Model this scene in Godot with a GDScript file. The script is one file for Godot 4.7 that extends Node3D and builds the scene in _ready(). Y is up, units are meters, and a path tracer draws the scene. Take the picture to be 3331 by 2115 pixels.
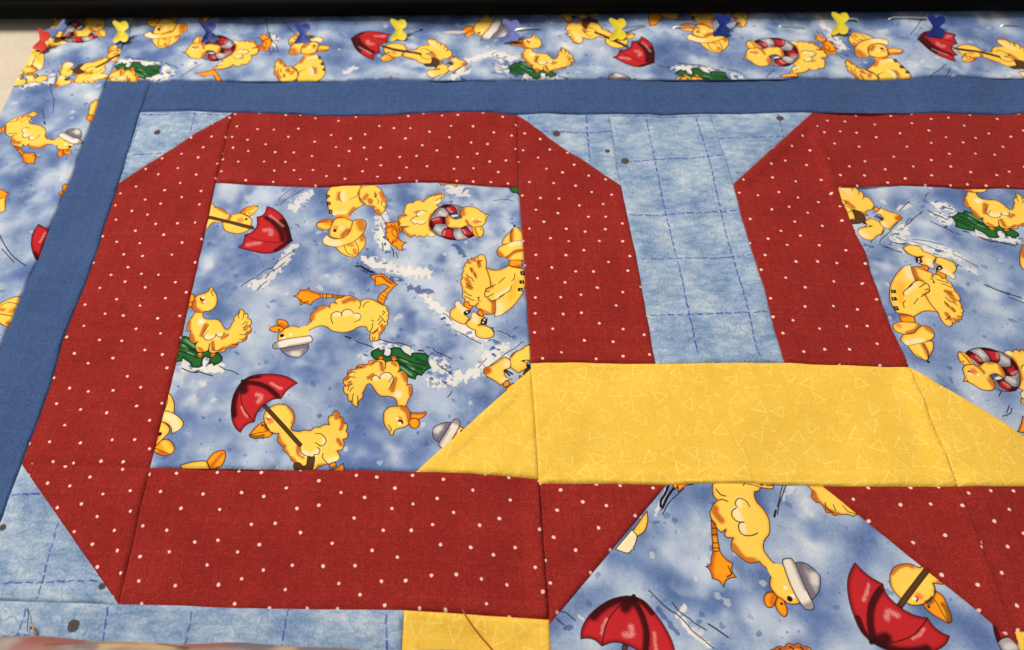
extends Node3D
# A pieced quilt top lying on a cream work surface below a black rail. Lengths of the cloth are worked out in millimetres, then built in metres.

const PX := 4.0            # texture pixels per millimetre of cloth
var PAL := {
	"yellow": Color8(243, 202, 86), "orange": Color8(243, 152, 28), "rust": Color8(176, 84, 30), "red": Color8(184, 38, 44), "maroon": Color8(52, 10, 14),
	"brown": Color8(84, 56, 32), "cream": Color8(236, 220, 178), "white": Color8(236, 228, 214), "cap": Color8(226, 217, 206), "grey": Color8(160, 156, 166), "darkgrey": Color8(96, 90, 104),
	"slate": Color8(72, 86, 126), "green": Color8(36, 98, 50), "palegreen": Color8(150, 188, 146), "dark": Color8(14, 46, 22), "ink": Color8(30, 22, 22), "cheek": Color8(234, 112, 62),
	"foam": Color8(224, 221, 216), "dullpink": Color8(150, 92, 88), "dullcream": Color8(190, 166, 128), "dullgrey": Color8(112, 106, 116), "navy": Color8(44, 62, 118), "deep": Color8(84, 108, 164), "pale": Color8(192, 204, 222),
}
var RIM := {
	"yellow": [1.7, Color8(216, 128, 34), 0.52], "orange": [1.3, Color8(196, 88, 14), 0.6], "red": [2.0, Color8(88, 10, 20), 0.6], "grey": [1.6, Color8(92, 88, 104), 0.6],
	"cap": [0.9, Color8(150, 146, 154), 0.6], "green": [1.6, Color8(10, 50, 26), 0.7],
}
var used := {}
var rng := RandomNumberGenerator.new()


func numbered(called: String) -> String:
	used[called] = used.get(called, -1) + 1
	return called if used[called] == 0 else "%s_%03d" % [called, used[called]]


func thing(called: String, label: String, category: String, at := Vector3.ZERO, group := "") -> Node3D:
	var o := Node3D.new()
	o.name = numbered(called)
	add_child(o)
	o.position = at
	o.set_meta("label", label)
	o.set_meta("category", category)
	if group:
		o.set_meta("group", group)
	return o


func part(called: String, mesh: Mesh, mat: Material, parent: Node3D) -> MeshInstance3D:
	var o := MeshInstance3D.new()
	o.name = called
	o.mesh = mesh
	o.material_override = mat
	parent.add_child(o, true)
	return o


# ------------------------------------------------------------------ the cloth printer: paints flat prints into an image, in millimetres
class Print:
	var w: int
	var h: int
	var ox: float
	var oy: float
	var px: float
	var buf := PackedByteArray()
	var cov := PackedFloat32Array()   # the shape filled last: soft strokes keep inside it
	var bx := 0
	var by := 0
	var bw := 0
	var bh := 0
	var grain := PackedByteArray()    # 64 x 64 random bytes

	func _init(x0: float, y0: float, x1: float, y1: float, scale: float) -> void:
		px = scale
		ox = x0
		oy = y0
		w = int(ceil((x1 - x0) * px))
		h = int(ceil((y1 - y0) * px))
		buf.resize(w * h * 3)
		var r := RandomNumberGenerator.new()
		r.seed = 77
		grain.resize(4096)
		for i in 4096:
			grain[i] = r.randi_range(0, 255)

	func at(p: Vector2) -> Vector2:
		return Vector2((p.x - ox) * px, (p.y - oy) * px)

	func blend(i: int, c: Color, a: float) -> void:
		var k := i * 3
		buf[k] = int(buf[k] + (c.r8 - buf[k]) * a)
		buf[k + 1] = int(buf[k + 1] + (c.g8 - buf[k + 1]) * a)
		buf[k + 2] = int(buf[k + 2] + (c.b8 - buf[k + 2]) * a)

	func fill(mm: PackedVector2Array, c: Color) -> bool:
		var pts := PackedVector2Array()
		var lo := Vector2(1e9, 1e9)
		var hi := Vector2(-1e9, -1e9)
		for p in mm:
			var q := at(p)
			pts.append(q)
			lo = lo.min(q)
			hi = hi.max(q)
		bx = maxi(0, int(floor(lo.x)))
		by = maxi(0, int(floor(lo.y)))
		bw = mini(w, int(ceil(hi.x)) + 1) - bx
		bh = mini(h, int(ceil(hi.y)) + 1) - by
		if bw <= 0 or bh <= 0:
			bw = 0
			bh = 0
			return false
		cov.resize(bw * bh)
		cov.fill(0.0)
		var n := pts.size()
		for y in bh:
			for s in 3:
				var yy := by + y + (s + 0.5) / 3.0
				var xs := PackedFloat32Array()
				var a := pts[n - 1]
				for i in n:
					var b := pts[i]
					if (a.y <= yy) != (b.y <= yy):
						xs.append(a.x + (yy - a.y) / (b.y - a.y) * (b.x - a.x) - bx)
					a = b
				xs.sort()
				for k in range(0, xs.size() - 1, 2):
					var x0 := clampf(xs[k], 0.0, bw)
					var x1 := clampf(xs[k + 1], 0.0, bw)
					if x1 <= x0:
						continue
					var i0 := int(x0)
					var i1 := mini(int(x1), bw - 1)
					if i0 >= bw:
						continue
					var row := y * bw
					if i0 == i1:
						cov[row + i0] += (x1 - x0) / 3.0
					else:
						cov[row + i0] += (i0 + 1 - x0) / 3.0
						for i in range(i0 + 1, i1):
							cov[row + i] += 0.33333
						cov[row + i1] += (x1 - i1) / 3.0
		for y in bh:
			for x in bw:
				var v := cov[y * bw + x]
				if v > 0.003:
					blend((by + y) * w + bx + x, c, minf(v, 1.0))
		return true

	static func away(p: Vector2, a: Vector2, b: Vector2) -> float:
		var d := b - a
		var t := clampf((p - a).dot(d) / maxf(d.length_squared(), 1e-6), 0.0, 1.0)
		return p.distance_to(a + d * t)

	func line(mm: PackedVector2Array, wide: float, c: Color, strength := 0.94) -> void:
		var r := wide * px * 0.5
		for k in mm.size() - 1:
			var a := at(mm[k])
			var b := at(mm[k + 1])
			var x0 := maxi(0, int(minf(a.x, b.x) - r - 1))
			var x1 := mini(w - 1, int(maxf(a.x, b.x) + r + 1))
			var y0 := maxi(0, int(minf(a.y, b.y) - r - 1))
			var y1 := mini(h - 1, int(maxf(a.y, b.y) + r + 1))
			for y in range(y0, y1 + 1):
				for x in range(x0, x1 + 1):
					var v := r + 0.5 - away(Vector2(x + 0.5, y + 0.5), a, b)
					if v > 0.0:
						blend(y * w + x, c, minf(v, 1.0) * strength)

	# a brush stroke that fades to its sides; scratchy ones break up into flecks
	func soft(mm: PackedVector2Array, wide: float, c: Color, strength: float, scratchy: bool, anywhere := false) -> void:
		var r := wide * px * (2.3 if scratchy else 1.55)
		var p := PackedVector2Array()
		var lo := Vector2(1e9, 1e9)
		var hi := Vector2(-1e9, -1e9)
		for q in mm:
			var z := at(q)
			p.append(z)
			lo = lo.min(z)
			hi = hi.max(z)
		if p.size() == 1:
			p.append(p[0] + Vector2(0.1, 0))
		var gx := 0 if anywhere else bx
		var gy := 0 if anywhere else by
		var x0 := maxi(gx, int(lo.x - r))
		var x1 := mini((w if anywhere else bx + bw) - 1, int(hi.x + r))
		var y0 := maxi(gy, int(lo.y - r))
		var y1 := mini((h if anywhere else by + bh) - 1, int(hi.y + r))
		for y in range(y0, y1 + 1):
			for x in range(x0, x1 + 1):
				var m := 1.0 if anywhere else minf(cov[(y - by) * bw + x - bx], 1.0)
				if m <= 0.0:
					continue
				var d := 1e9
				for k in p.size() - 1:
					d = minf(d, away(Vector2(x, y), p[k], p[k + 1]))
				if d >= r:
					continue
				var f := 1.0 - d / r
				f = f * f * (3.0 - 2.0 * f)
				var g := grain[(y & 63) * 64 + (x & 63)] / 255.0
				if scratchy:
					g = grain[(((x + 2 * y) >> 2) & 63) * 64 + ((x - y + 8192) & 63)] / 255.0
					f = clampf((f * 1.25 - g - 0.12) * 1.8, 0.0, 0.62)
				else:
					f = clampf(f * 1.35 + (g - 0.5) * 0.35 * (1.0 - f), 0.0, 1.0)
				if f > 0.0:
					blend(y * w + x, c, f * m * strength)

	# painted shading that follows the outline of the shape filled last
	func rim(mm: PackedVector2Array, wide: float, c: Color, strength: float) -> void:
		var r := wide * px
		var far := PackedFloat32Array()
		far.resize(bw * bh)
		far.fill(1e9)
		var n := mm.size()
		for k in n:
			var a := at(mm[k])
			var b := at(mm[(k + 1) % n])
			for y in range(maxi(by, int(minf(a.y, b.y) - r)), mini(by + bh, int(maxf(a.y, b.y) + r) + 1)):
				for x in range(maxi(bx, int(minf(a.x, b.x) - r)), mini(bx + bw, int(maxf(a.x, b.x) + r) + 1)):
					var i := (y - by) * bw + x - bx
					far[i] = minf(far[i], away(Vector2(x, y), a, b))
		for y in bh:
			for x in bw:
				var i := y * bw + x
				if far[i] < r and cov[i] > 0.05:
					var f := 1.0 - far[i] / r
					var gg := grain[((y + by) & 63) * 64 + ((x + bx) & 63)] / 255.0
					blend((by + y) * w + bx + x, c, clampf(f * 1.5 + gg * 0.9 - 0.75, 0.0, 1.0) * strength * minf(cov[i], 1.0))

	# watercolour patch: a ragged edge for foam and spatter, a slow one for washes
	func ragged(mm: PackedVector2Array, wide: float, c: Color, strength: float, noise: FastNoiseLite, hard := 6.0) -> void:
		var r := wide * px * (1.3 if hard > 3.0 else 2.3)
		var p := PackedVector2Array()
		var lo := Vector2(1e9, 1e9)
		var hi := Vector2(-1e9, -1e9)
		for q in mm:
			var z := at(q)
			p.append(z)
			lo = lo.min(z)
			hi = hi.max(z)
		if p.size() == 1:
			p.append(p[0] + Vector2(0.1, 0))
		for y in range(maxi(0, int(lo.y - r)), mini(h, int(hi.y + r))):
			for x in range(maxi(0, int(lo.x - r)), mini(w, int(hi.x + r))):
				var d := 1e9
				for k in p.size() - 1:
					d = minf(d, away(Vector2(x, y), p[k], p[k + 1]))
				if d >= r:
					continue
				var f := clampf((1.0 - d / r + noise.get_noise_2d((x / px + ox) * 4.5, (y / px + oy) * 4.5) * 0.9 - 0.30) * hard, 0.0, 1.0)
				if f > 0.0:
					blend(y * w + x, c, f * strength)

	func image() -> ImageTexture:
		return ImageTexture.create_from_image(Image.create_from_data(w, h, false, Image.FORMAT_RGB8, buf))


# a path "x,y x,yc ..." in tenths of a millimetre; c marks a corner, the rest runs smoothly
func read_path(text: String, closed: bool) -> PackedVector2Array:
	var p := PackedVector2Array()
	var sharp: Array[bool] = []
	for t in text.split(" ", false):
		sharp.append(t.ends_with("c"))
		var xy := t.trim_suffix("c").split(",")
		p.append(Vector2(float(xy[0]), float(xy[1])) * 0.1)
	if closed and p.size() > 2 and p[0].distance_to(p[p.size() - 1]) < 0.15:
		p.remove_at(p.size() - 1)
		var last: bool = sharp.pop_back()
		sharp[0] = sharp[0] or last
	var n := p.size()
	if n < 3:
		return p
	var out := PackedVector2Array()
	for i in (n if closed else n - 1):
		var a := p[i]
		var b := p[(i + 1) % n]
		var before := p[(i - 1 + n) % n] if closed or i > 0 else a
		var after := p[(i + 2) % n] if closed or i + 2 < n else b
		var ta := (b - a) if sharp[i] or (not closed and i == 0) else (b - before) * 0.5
		var tb := (b - a) if sharp[(i + 1) % n] or (not closed and i + 2 >= n) else (after - a) * 0.5
		var most := (b - a).length() * 1.3
		ta = ta.limit_length(most)
		tb = tb.limit_length(most)
		var steps := clampi(int((b - a).length() / 0.7), 2, 6)
		for s in steps:
			var t := s / float(steps)
			var t2 := t * t
			var t3 := t2 * t
			out.append(a * (2 * t3 - 3 * t2 + 1) + ta * (t3 - 2 * t2 + t) + b * (3 * t2 - 2 * t3) + tb * (t3 - t2))
	if not closed:
		out.append(p[n - 1])
	return out


func read_ops(list: Array) -> Array:
	var ops := []
	for text in list:
		var two: PackedStringArray = text.split("|")
		var head := two[0].split(" ")
		ops.append([head, read_path(two[1], head[0] == "f" or head[0] == "F")])
	return ops


var now_px := PX           # pixels per millimetre of the print being painted
var wash_noise := FastNoiseLite.new()
var foam_noise := FastNoiseLite.new()


func stamp(c: Print, ops: Array, turn: Transform2D, anywhere := false) -> void:
	for op in ops:
		var head: PackedStringArray = op[0]
		var p: PackedVector2Array = turn * (op[1] as PackedVector2Array)
		match head[0]:
			"f", "F":
				if head[1] == "foam":
					var m := Vector2.ZERO
					for q in p:
						m += q / p.size()
					var line := PackedVector2Array()
					for k in p.size():
						line.append(p[k].lerp(m, 0.55))
					c.bw = 0
					if m.x > c.ox - 30 and m.y > c.oy - 30 and m.x < c.ox + c.w / c.px + 30 and m.y < c.oy + c.h / c.px + 30:
						c.ragged(line, 2.9, PAL.foam, 0.85, foam_noise, 4.0)
						for k in 9:
							var q := p[rng.randi_range(0, p.size() - 1)].lerp(m, rng.randf_range(-0.25, 0.8)) + Vector2(rng.randf_range(-3, 3), rng.randf_range(-3, 3))
							c.ragged(PackedVector2Array([q, q + Vector2(rng.randf_range(-2, 2), rng.randf_range(-1, 1))]), rng.randf_range(0.5, 1.1), PAL.navy if k < 3 else PAL.deep, rng.randf_range(0.5, 0.85), foam_noise)
				elif c.fill(p, PAL[head[1]]) and head[0] == "f":
					if RIM.has(head[1]):
						c.rim(p, RIM[head[1]][0], RIM[head[1]][1], RIM[head[1]][2])
					var ring := p.duplicate()
					ring.append(p[0])
					c.line(ring, 0.36, PAL.ink, 0.97)
			"l":
				c.line(p, float(head[1]) * 1.2, PAL.ink)
			"s", "g":
				if anywhere and head[1] == "foam":
					c.ragged(p, float(head[2]) * 0.7, PAL.foam, float(head[3]), foam_noise)
				elif anywhere and (head[1] == "deep" or head[1] == "pale"):
					c.ragged(p, float(head[2]), PAL[head[1]], float(head[3]), wash_noise, 1.0)
				elif anywhere and head[1] == "navy":
					c.ragged(p, float(head[2]), PAL.navy, float(head[3]), foam_noise)
				elif anywhere or c.bw > 0:
					c.soft(p, float(head[2]), PAL[head[1]], float(head[3]), head[0] == "g", anywhere)
			"d":
				var disc := PackedVector2Array()
				for k in 14:
					disc.append(p[0] + Vector2.from_angle(k * TAU / 14) * float(head[2]))
				var keep := [c.bx, c.by, c.bw, c.bh, c.cov.duplicate()]
				c.fill(disc, PAL[head[1]])
				c.bx = keep[0]
				c.by = keep[1]
				c.bw = keep[2]
				c.bh = keep[3]
				c.cov = keep[4]


func noise(seed: int, mm_size: float, octaves: int, at: Vector2, stretch := 1.0) -> FastNoiseLite:
	var n := FastNoiseLite.new()
	n.seed = seed
	n.noise_type = FastNoiseLite.TYPE_SIMPLEX_SMOOTH
	n.frequency = 1.0 / (mm_size * now_px)
	n.fractal_octaves = octaves
	n.offset = Vector3(at.x * now_px, at.y * now_px, 0)
	return n


func ramp(stops: Array) -> Array[PackedByteArray]:
	var g := Gradient.new()
	var at := PackedFloat32Array()
	var cols := PackedColorArray()
	for s in stops:
		at.append(s[0])
		cols.append(s[1])
	g.offsets = at
	g.colors = cols
	var out: Array[PackedByteArray] = [PackedByteArray(), PackedByteArray(), PackedByteArray()]
	for i in 256:
		var c := g.sample(i / 255.0)
		out[0].append(c.r8)
		out[1].append(c.g8)
		out[2].append(c.b8)
	return out


# mottled dye: three noises mixed through a colour ramp, thread by thread grain on top
func dye(c: Print, look: Array[PackedByteArray], big: FastNoiseLite, mid: FastNoiseLite, fine: FastNoiseLite, weights: Vector3, grain: float, stretch := 1) -> void:
	var a := big.get_image(c.w, c.h, false, false, false).get_data()
	var mid_image := mid.get_image(maxi(c.w / stretch, 2), c.h, false, false, false)
	if stretch > 1:
		mid_image.resize(c.w, c.h, Image.INTERPOLATE_BILINEAR)
	var b := mid_image.get_data()
	var f := fine.get_image(c.w, c.h, false, false, false).get_data()
	var r := look[0]
	var g := look[1]
	var l := look[2]
	var gr := c.grain
	var step := 1 if a.size() == c.w * c.h else a.size() / (c.w * c.h)
	var wx := weights.x
	var wy := weights.y
	var wz := weights.z
	var mean := 128.0 - 128.0 * (wx + wy + wz) - grain * 127.5 * 1.3
	var i := 0
	var k := 0
	for y in c.h:
		var row := (y & 63) * 64
		var weft := gr[(y * 7 + 3) & 4095] * 0.15 * grain
		var other := ((y >> 1) * 37 & 63) * 64
		for x in c.w:
			var v := clampi(int(mean + a[i * step] * wx + weft + gr[(x * 13 + 11) & 4095] * 0.15 * grain + b[i * step] * wy + f[i * step] * wz + (gr[row + (x & 63)] * 0.35 + gr[other + ((x + y) >> 1 & 63)] * 0.40 + gr[((y + x) / 3 & 63) * 64 + ((x - y + 4096) / 2 & 63)] * 0.25) * grain), 0, 255)
			c.buf[k] = r[v]
			c.buf[k + 1] = g[v]
			c.buf[k + 2] = l[v]
			i += 1
			k += 3


var MOTIFS := {
	"umbrella_duck": [
		"f red|-1522,133c -1481,107 -1417,98 -1347,100 -1279,119 -1222,159c -1252,181 -1276,207 -1299,248c -1342,251 -1390,287 -1415,327 -1423,372c -1452,382 -1474,405 -1485,432c -1515,406 -1541,358 -1555,293 -1555,226 -1541,170 -1522,133c",
		"s maroon 1.1 .85|-1513,131 -1480,117 -1434,111",
		"s maroon 2.0 .9|-1529,152 -1548,225 -1546,292 -1536,333",
		"s maroon 1.4 .85|-1514,146 -1448,153 -1382,180 -1322,231",
		"s maroon 2.3 .9|-1521,139 -1503,195",
		"g white 0.7 .8|-1367,151 -1333,174 -1305,189",
		"g white 1.2 .8|-1430,219 -1405,235 -1417,261",
		"g white 0.6 .8|-1501,291 -1483,324 -1463,344",
		"l .35|-1522,135 -1524,182 -1510,246 -1487,299 -1454,340 -1423,372",
		"l .35|-1522,135 -1449,142 -1384,167 -1333,208 -1299,248",
		"d ink 0.90|-1523,134",
		"f orange|-1365,374c -1385,377 -1412,400 -1439,444c -1429,458 -1403,463 -1366,460 -1337,456 -1319,439c -1330,428 -1341,418 -1352,406 -1362,382 -1365,374c",
		"s brown 1.0 .6|-1431,448 -1397,453 -1368,446",
		"s brown 0.9 .6|-1369,391 -1355,410",
		"l .25|-1433,444 -1400,433 -1364,426 -1341,418",
		"d ink 0.58|-1380,391",
		"f yellow|-1371,371 -1377,346 -1374,322 -1355,299 -1323,281 -1294,278 -1259,288 -1229,314 -1216,351 -1216,379 -1227,399 -1227,411 -1219,421c -1187,424 -1158,417 -1129,420c -1119,407 -1105,399 -1086,400c -1076,392 -1059,384 -1038,385c -1045,367 -1045,347 -1037,338 -1024,334c -1024,318 -1017,309 -1008,309 -994,318 -990,342c -977,340 -967,353 -965,376c -952,377 -946,393 -951,415c -941,429 -943,452 -962,461c -955,488 -963,515 -988,523c -976,538 -970,565 -986,584c -1000,590 -1014,596 -1028,598c -1049,608 -1066,612 -1088,628 -1121,629 -1165,622 -1194,589c -1205,582 -1210,574 -1212,567c -1227,550 -1237,539 -1237,539c -1249,529 -1256,518 -1254,506c -1274,495 -1291,472 -1289,449 -1288,437c -1303,439 -1318,433 -1332,428 -1351,410 -1365,387 -1371,371",
		"s rust 1.0 .7|-1254,294 -1228,327 -1218,359 -1225,379",
		"s rust 1.1 .7|-1288,456 -1271,487 -1251,502",
		"s rust 1.0 .6|-1253,514 -1232,541",
		"s rust 1.1 .8|-1183,505 -1178,539 -1150,563",
		"s rust 1.1 .7|-1211,567 -1190,585",
		"s rust 1.2 .8|-1009,316 -1005,346",
		"s rust 1.0 .8|-981,346 -973,378 -979,406",
		"s rust 1.1 .8|-989,463 -971,488",
		"s rust 1.0 .5|-1070,609 -1035,600",
		"s cream 1.8 .9|-1152,539 -1118,555 -1084,533",
		"s cream 1.3 .8|-1060,467 -1054,490",
		"s cream 1.8 .8|-1022,583 -988,567",
		"l .3|-1103,434 -1076,435 -1050,459 -1047,482 -1059,498 -1075,500c -1083,493 -1100,483",
		"l .3|-1168,499 -1171,516 -1159,541 -1132,558 -1122,557c -1103,566 -1097,547c -1076,543 -1073,518 -1085,510",
		"l .3|-1055,540 -1055,563 -1036,585 -1021,600",
		"l .3|-1332,428 -1311,437 -1288,437",
		"l .3|-1362,382 -1352,402 -1339,416",
		"d white 0.78|-1351,348",
		"l .45|-1361,352 -1352,361 -1341,358",
		"s cheek 1.6 .8|-1340,369",
		"f brown|-1390,289c -1375,278c -1163,493c -1178,505c -1390,289c",
		"f brown|-1128,563c -1094,560c -1091,590 -1100,628 -1141,640 -1186,626 -1190,600 -1175,592 -1157,600 -1144,612 -1128,603 -1128,563c",
		"f orange|-1018,596c -990,584c -981,606c -1012,618c",
		"f orange|-1018,626c -987,618 -950,594c -944,624 -964,643 -1018,626c",
	],
	"booted_duck": [
		"F foam|-479,-2233 -418,-2308 -346,-2374 -285,-2418 -275,-2368 -347,-2319 -401,-2270 -454,-2227",
		"f red|-1155,-2693c -1114,-2750 -1070,-2782 -1010,-2792 -941,-2781 -867,-2759c -886,-2729 -890,-2700 -885,-2661c -912,-2652 -937,-2623 -943,-2588 -932,-2531c -957,-2522 -974,-2497 -977,-2452c -1021,-2471 -1079,-2523 -1117,-2584 -1143,-2655 -1155,-2693c",
		"s maroon 2.7 .9|-1143,-2690 -1124,-2631 -1086,-2561",
		"s maroon 1.7 .85|-1102,-2690 -1083,-2636 -1026,-2563 -988,-2537",
		"s maroon 1.2 .8|-1129,-2705 -1073,-2770",
		"g white 1.5 .7|-1032,-2660 -1023,-2630 -993,-2630",
		"g white 1.3 .7|-980,-2724 -916,-2739",
		"g white 0.9 .7|-1088,-2590 -1005,-2523",
		"l .3|-1145,-2690 -1096,-2709 -1036,-2716 -960,-2703 -922,-2688 -885,-2664",
		"l .35|-1145,-2681 -1105,-2631 -1053,-2572 -995,-2537 -932,-2531",
		"d ink 0.78|-1153,-2693",
		"f orange|-888,-2527c -905,-2513 -922,-2485 -924,-2448c -895,-2445 -855,-2461 -837,-2473 -824,-2498c -839,-2507 -857,-2507 -867,-2513 -888,-2527c",
		"s yellow 2.3 .9|-911,-2473 -875,-2501",
		"s rust 1.4 .7|-845,-2478 -827,-2495",
		"l .25|-921,-2453 -889,-2473 -860,-2493 -857,-2507",
		"d ink 0.52|-883,-2501",
		"f yellow|-910,-2576 -910,-2606 -889,-2638 -845,-2655 -796,-2648 -762,-2628 -744,-2587 -746,-2569c -720,-2578 -694,-2572 -679,-2580c -665,-2609 -640,-2632 -584,-2640c -600,-2679 -593,-2714 -571,-2723 -541,-2717 -524,-2687c -507,-2687 -500,-2672 -499,-2660c -481,-2666 -470,-2648 -468,-2631c -455,-2625 -449,-2607 -453,-2590c -429,-2584 -418,-2549 -422,-2520c -436,-2504 -451,-2492 -465,-2492c -491,-2476 -487,-2447 -505,-2448c -516,-2470 -546,-2493 -557,-2493 -563,-2448 -574,-2428 -617,-2420c -643,-2426 -665,-2443 -675,-2463c -698,-2463 -732,-2478 -747,-2495c -765,-2506 -773,-2521 -772,-2529c -780,-2512 -809,-2501 -839,-2501 -869,-2519 -888,-2530 -907,-2553 -910,-2576",
		"s rust 1.2 .7|-775,-2529 -764,-2569",
		"s rust 1.6 .7|-565,-2553 -546,-2516",
		"s rust 1.2 .7|-586,-2720 -548,-2714",
		"s rust 1.2 .7|-516,-2476 -498,-2456",
		"s rust 1.2 .6|-747,-2495 -698,-2469",
		"s cream 2.4 .6|-581,-2685 -525,-2619",
		"d ink 0.85|-873,-2546",
		"s cheek 2.2 .7|-839,-2553",
		"l .3|-646,-2580 -621,-2598 -598,-2585 -568,-2553 -583,-2537 -605,-2539",
		"l .3|-638,-2528 -641,-2505 -618,-2482 -589,-2476 -560,-2496 -583,-2528 -605,-2528",
		"l .3|-518,-2684 -522,-2655",
		"l .3|-494,-2660 -503,-2631",
		"l .3|-464,-2631 -477,-2604",
		"l .3|-453,-2590 -466,-2573",
		"f brown|-933,-2623c -918,-2623c -640,-2538c -641,-2518c -921,-2600c -933,-2623c",
		"f brown|-549,-2499c -520,-2481 -509,-2436 -527,-2408 -559,-2392 -602,-2392 -621,-2415c -596,-2420 -574,-2420 -563,-2437 -560,-2470 -549,-2499c",
		"f orange|-440,-2504c -411,-2515c -404,-2492c -433,-2472c",
		"f yellow|-483,-2433c -451,-2408 -440,-2386 -449,-2341 -472,-2314 -501,-2303 -536,-2276 -568,-2274 -590,-2293 -596,-2326 -580,-2356 -548,-2364c -526,-2381 -537,-2397 -483,-2433c",
		"s cream 2.7 .8|-583,-2326 -565,-2304",
		"l .35|-548,-2364 -523,-2364 -501,-2369",
		"d ink 1.01|-534,-2393",
		"d ink 0.64|-512,-2369",
		"f yellow|-394,-2506c -364,-2480 -320,-2452 -312,-2432 -317,-2413 -353,-2396 -382,-2374 -415,-2347 -436,-2352 -449,-2380 -444,-2408c -415,-2424 -422,-2458 -451,-2470c -425,-2475 -407,-2492 -394,-2506c",
		"s rust 2.1 .9|-321,-2429 -332,-2424",
		"s cream 1.8 .8|-436,-2374 -425,-2391",
		"s cream 1.4 .8|-440,-2470 -407,-2481",
		"l .8|-454,-2442 -422,-2419",
		"l .8|-440,-2450 -415,-2424",
		"l .3|-561,-2250 -543,-2271",
		"l .3|-511,-2255 -486,-2282 -436,-2317 -400,-2349 -346,-2396",
		"l .3|-483,-2303 -454,-2341",
		"l .3|-329,-2357 -285,-2412",
	],
	"ring_duck": [
		"F foam|-860,-965 -827,-933 -815,-888 -819,-848 -792,-796 -769,-749 -763,-691 -796,-679 -829,-729 -858,-807 -866,-908",
		"s navy 0.8 .8|-804,-780 -788,-761 -768,-733",
		"l .3|-846,-995 -835,-970 -814,-937",
		"l .3|-846,-937 -838,-908 -828,-892",
		"l .4|-832,-796 -825,-760 -825,-733",
		"l .4|-782,-768 -765,-737 -759,-695",
		"l .3|-748,-726 -739,-703 -738,-683",
		"l .6|-828,-839 -793,-808",
		"f orange|-810,-945c -783,-943 -761,-948 -742,-950c -737,-938 -728,-913 -713,-909c -724,-877 -736,-864 -740,-852 -731,-820 -712,-801 -687,-795c -702,-785 -712,-765 -707,-736c -725,-738 -737,-741 -747,-761c -773,-772c -793,-804 -800,-824 -818,-856c -808,-872 -817,-892 -808,-908c -814,-925 -810,-945c",
		"s rust 1.2 .7|-810,-908 -782,-913 -722,-897",
		"s rust 1.0 .8|-767,-796 -741,-820",
		"s rust 1.1 .7|-740,-885 -741,-844",
		"l .3|-759,-820 -771,-804 -773,-776",
		"l .3|-750,-893 -775,-892 -775,-864 -750,-832 -741,-828",
		"l .3|-783,-929 -775,-909",
		"l .3|-767,-937 -760,-913",
		"l .3|-748,-938 -741,-921",
		"l .3|-756,-893 -746,-872",
		"l .3|-737,-897 -730,-881",
		"f yellow|-518,-1096c -498,-1077c -533,-1035 -545,-985 -550,-931 -543,-890 -517,-852c -536,-838 -555,-840 -565,-850c -583,-834 -598,-836 -609,-846c -623,-835 -636,-841 -642,-853c -657,-835 -679,-837 -689,-857c -705,-865 -715,-881 -717,-901c -681,-914c -728,-913 -737,-929 -739,-954c -745,-975 -732,-1000 -694,-1002c -710,-1017 -712,-1042 -707,-1059c -703,-1084 -687,-1105 -659,-1108c -646,-1127 -617,-1132 -595,-1119c -582,-1149 -554,-1167 -515,-1184 -477,-1191 -465,-1178 -470,-1158 -488,-1143c -486,-1124 -498,-1107 -518,-1096c",
		"s rust 1.2 .7|-739,-975 -728,-991 -709,-998",
		"s rust 1.0 .8|-644,-1030 -628,-1038",
		"s rust 1.2 .8|-545,-1014 -554,-952 -547,-890",
		"s rust 0.9 .7|-709,-893 -692,-865 -654,-841",
		"s rust 0.8 .7|-534,-1169 -486,-1185",
		"s cream 1.8 .8|-628,-1017 -599,-1034",
		"s cream 1.5 .8|-658,-963 -632,-951 -595,-955",
		"s cream 1.4 .8|-552,-848 -527,-852",
		"s cream 1.5 .7|-518,-1107 -492,-1132",
		"l .3|-574,-1032 -587,-1047 -609,-1047 -631,-1030 -638,-1009 -624,-996c -646,-994 -657,-980 -653,-975c -667,-971 -670,-955 -656,-949c -651,-934 -635,-936 -629,-941c -613,-931 -588,-935 -576,-953",
		"l .3|-582,-1132 -573,-1145 -542,-1167",
		"l .3|-521,-1126 -505,-1143 -486,-1150",
		"l .3|-489,-1158 -480,-1176",
		"l .3|-739,-950 -729,-934 -737,-929",
		"f grey|-498,-1073 -470,-1094 -441,-1101 -400,-1099 -355,-1086 -311,-1053 -284,-995 -272,-933 -286,-861 -314,-832 -361,-814 -401,-811 -444,-819 -484,-837 -518,-854 -540,-886 -553,-923 -554,-960 -545,-997 -530,-1035 -498,-1073",
		"s darkgrey 1.5 .6|-533,-1018 -501,-1058",
		"s darkgrey 1.3 .6|-531,-882 -506,-847",
		"s darkgrey 1.2 .6|-407,-892 -382,-916",
		"s darkgrey 1.3 .7|-381,-1078 -375,-1036",
		"s darkgrey 1.1 .5|-450,-932 -500,-940",
		"s white 1.5 .5|-492,-1035 -469,-1018",
		"s white 1.4 .5|-506,-899 -494,-887",
		"s white 1.4 .5|-382,-864 -376,-840",
		"f red|-495,-1073c -470,-1096 -428,-1099c -400,-1078 -390,-1036 -394,-1019c -412,-1019 -438,-1019 -441,-1035c -454,-1052 -470,-1069 -495,-1073c",
		"s maroon 1.3 .9|-492,-1077 -447,-1087",
		"s maroon 1.0 .8|-438,-1027 -393,-1034",
		"g white 0.8 .8|-447,-1069 -425,-1040",
		"f red|-545,-974c -520,-993 -488,-1002 -457,-998c -463,-977 -463,-956 -460,-944c -494,-946 -519,-935 -537,-891c -553,-915 -552,-943 -545,-974c",
		"s maroon 1.5 .9|-474,-998 -467,-944",
		"s maroon 1.4 .9|-547,-952 -542,-895",
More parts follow.
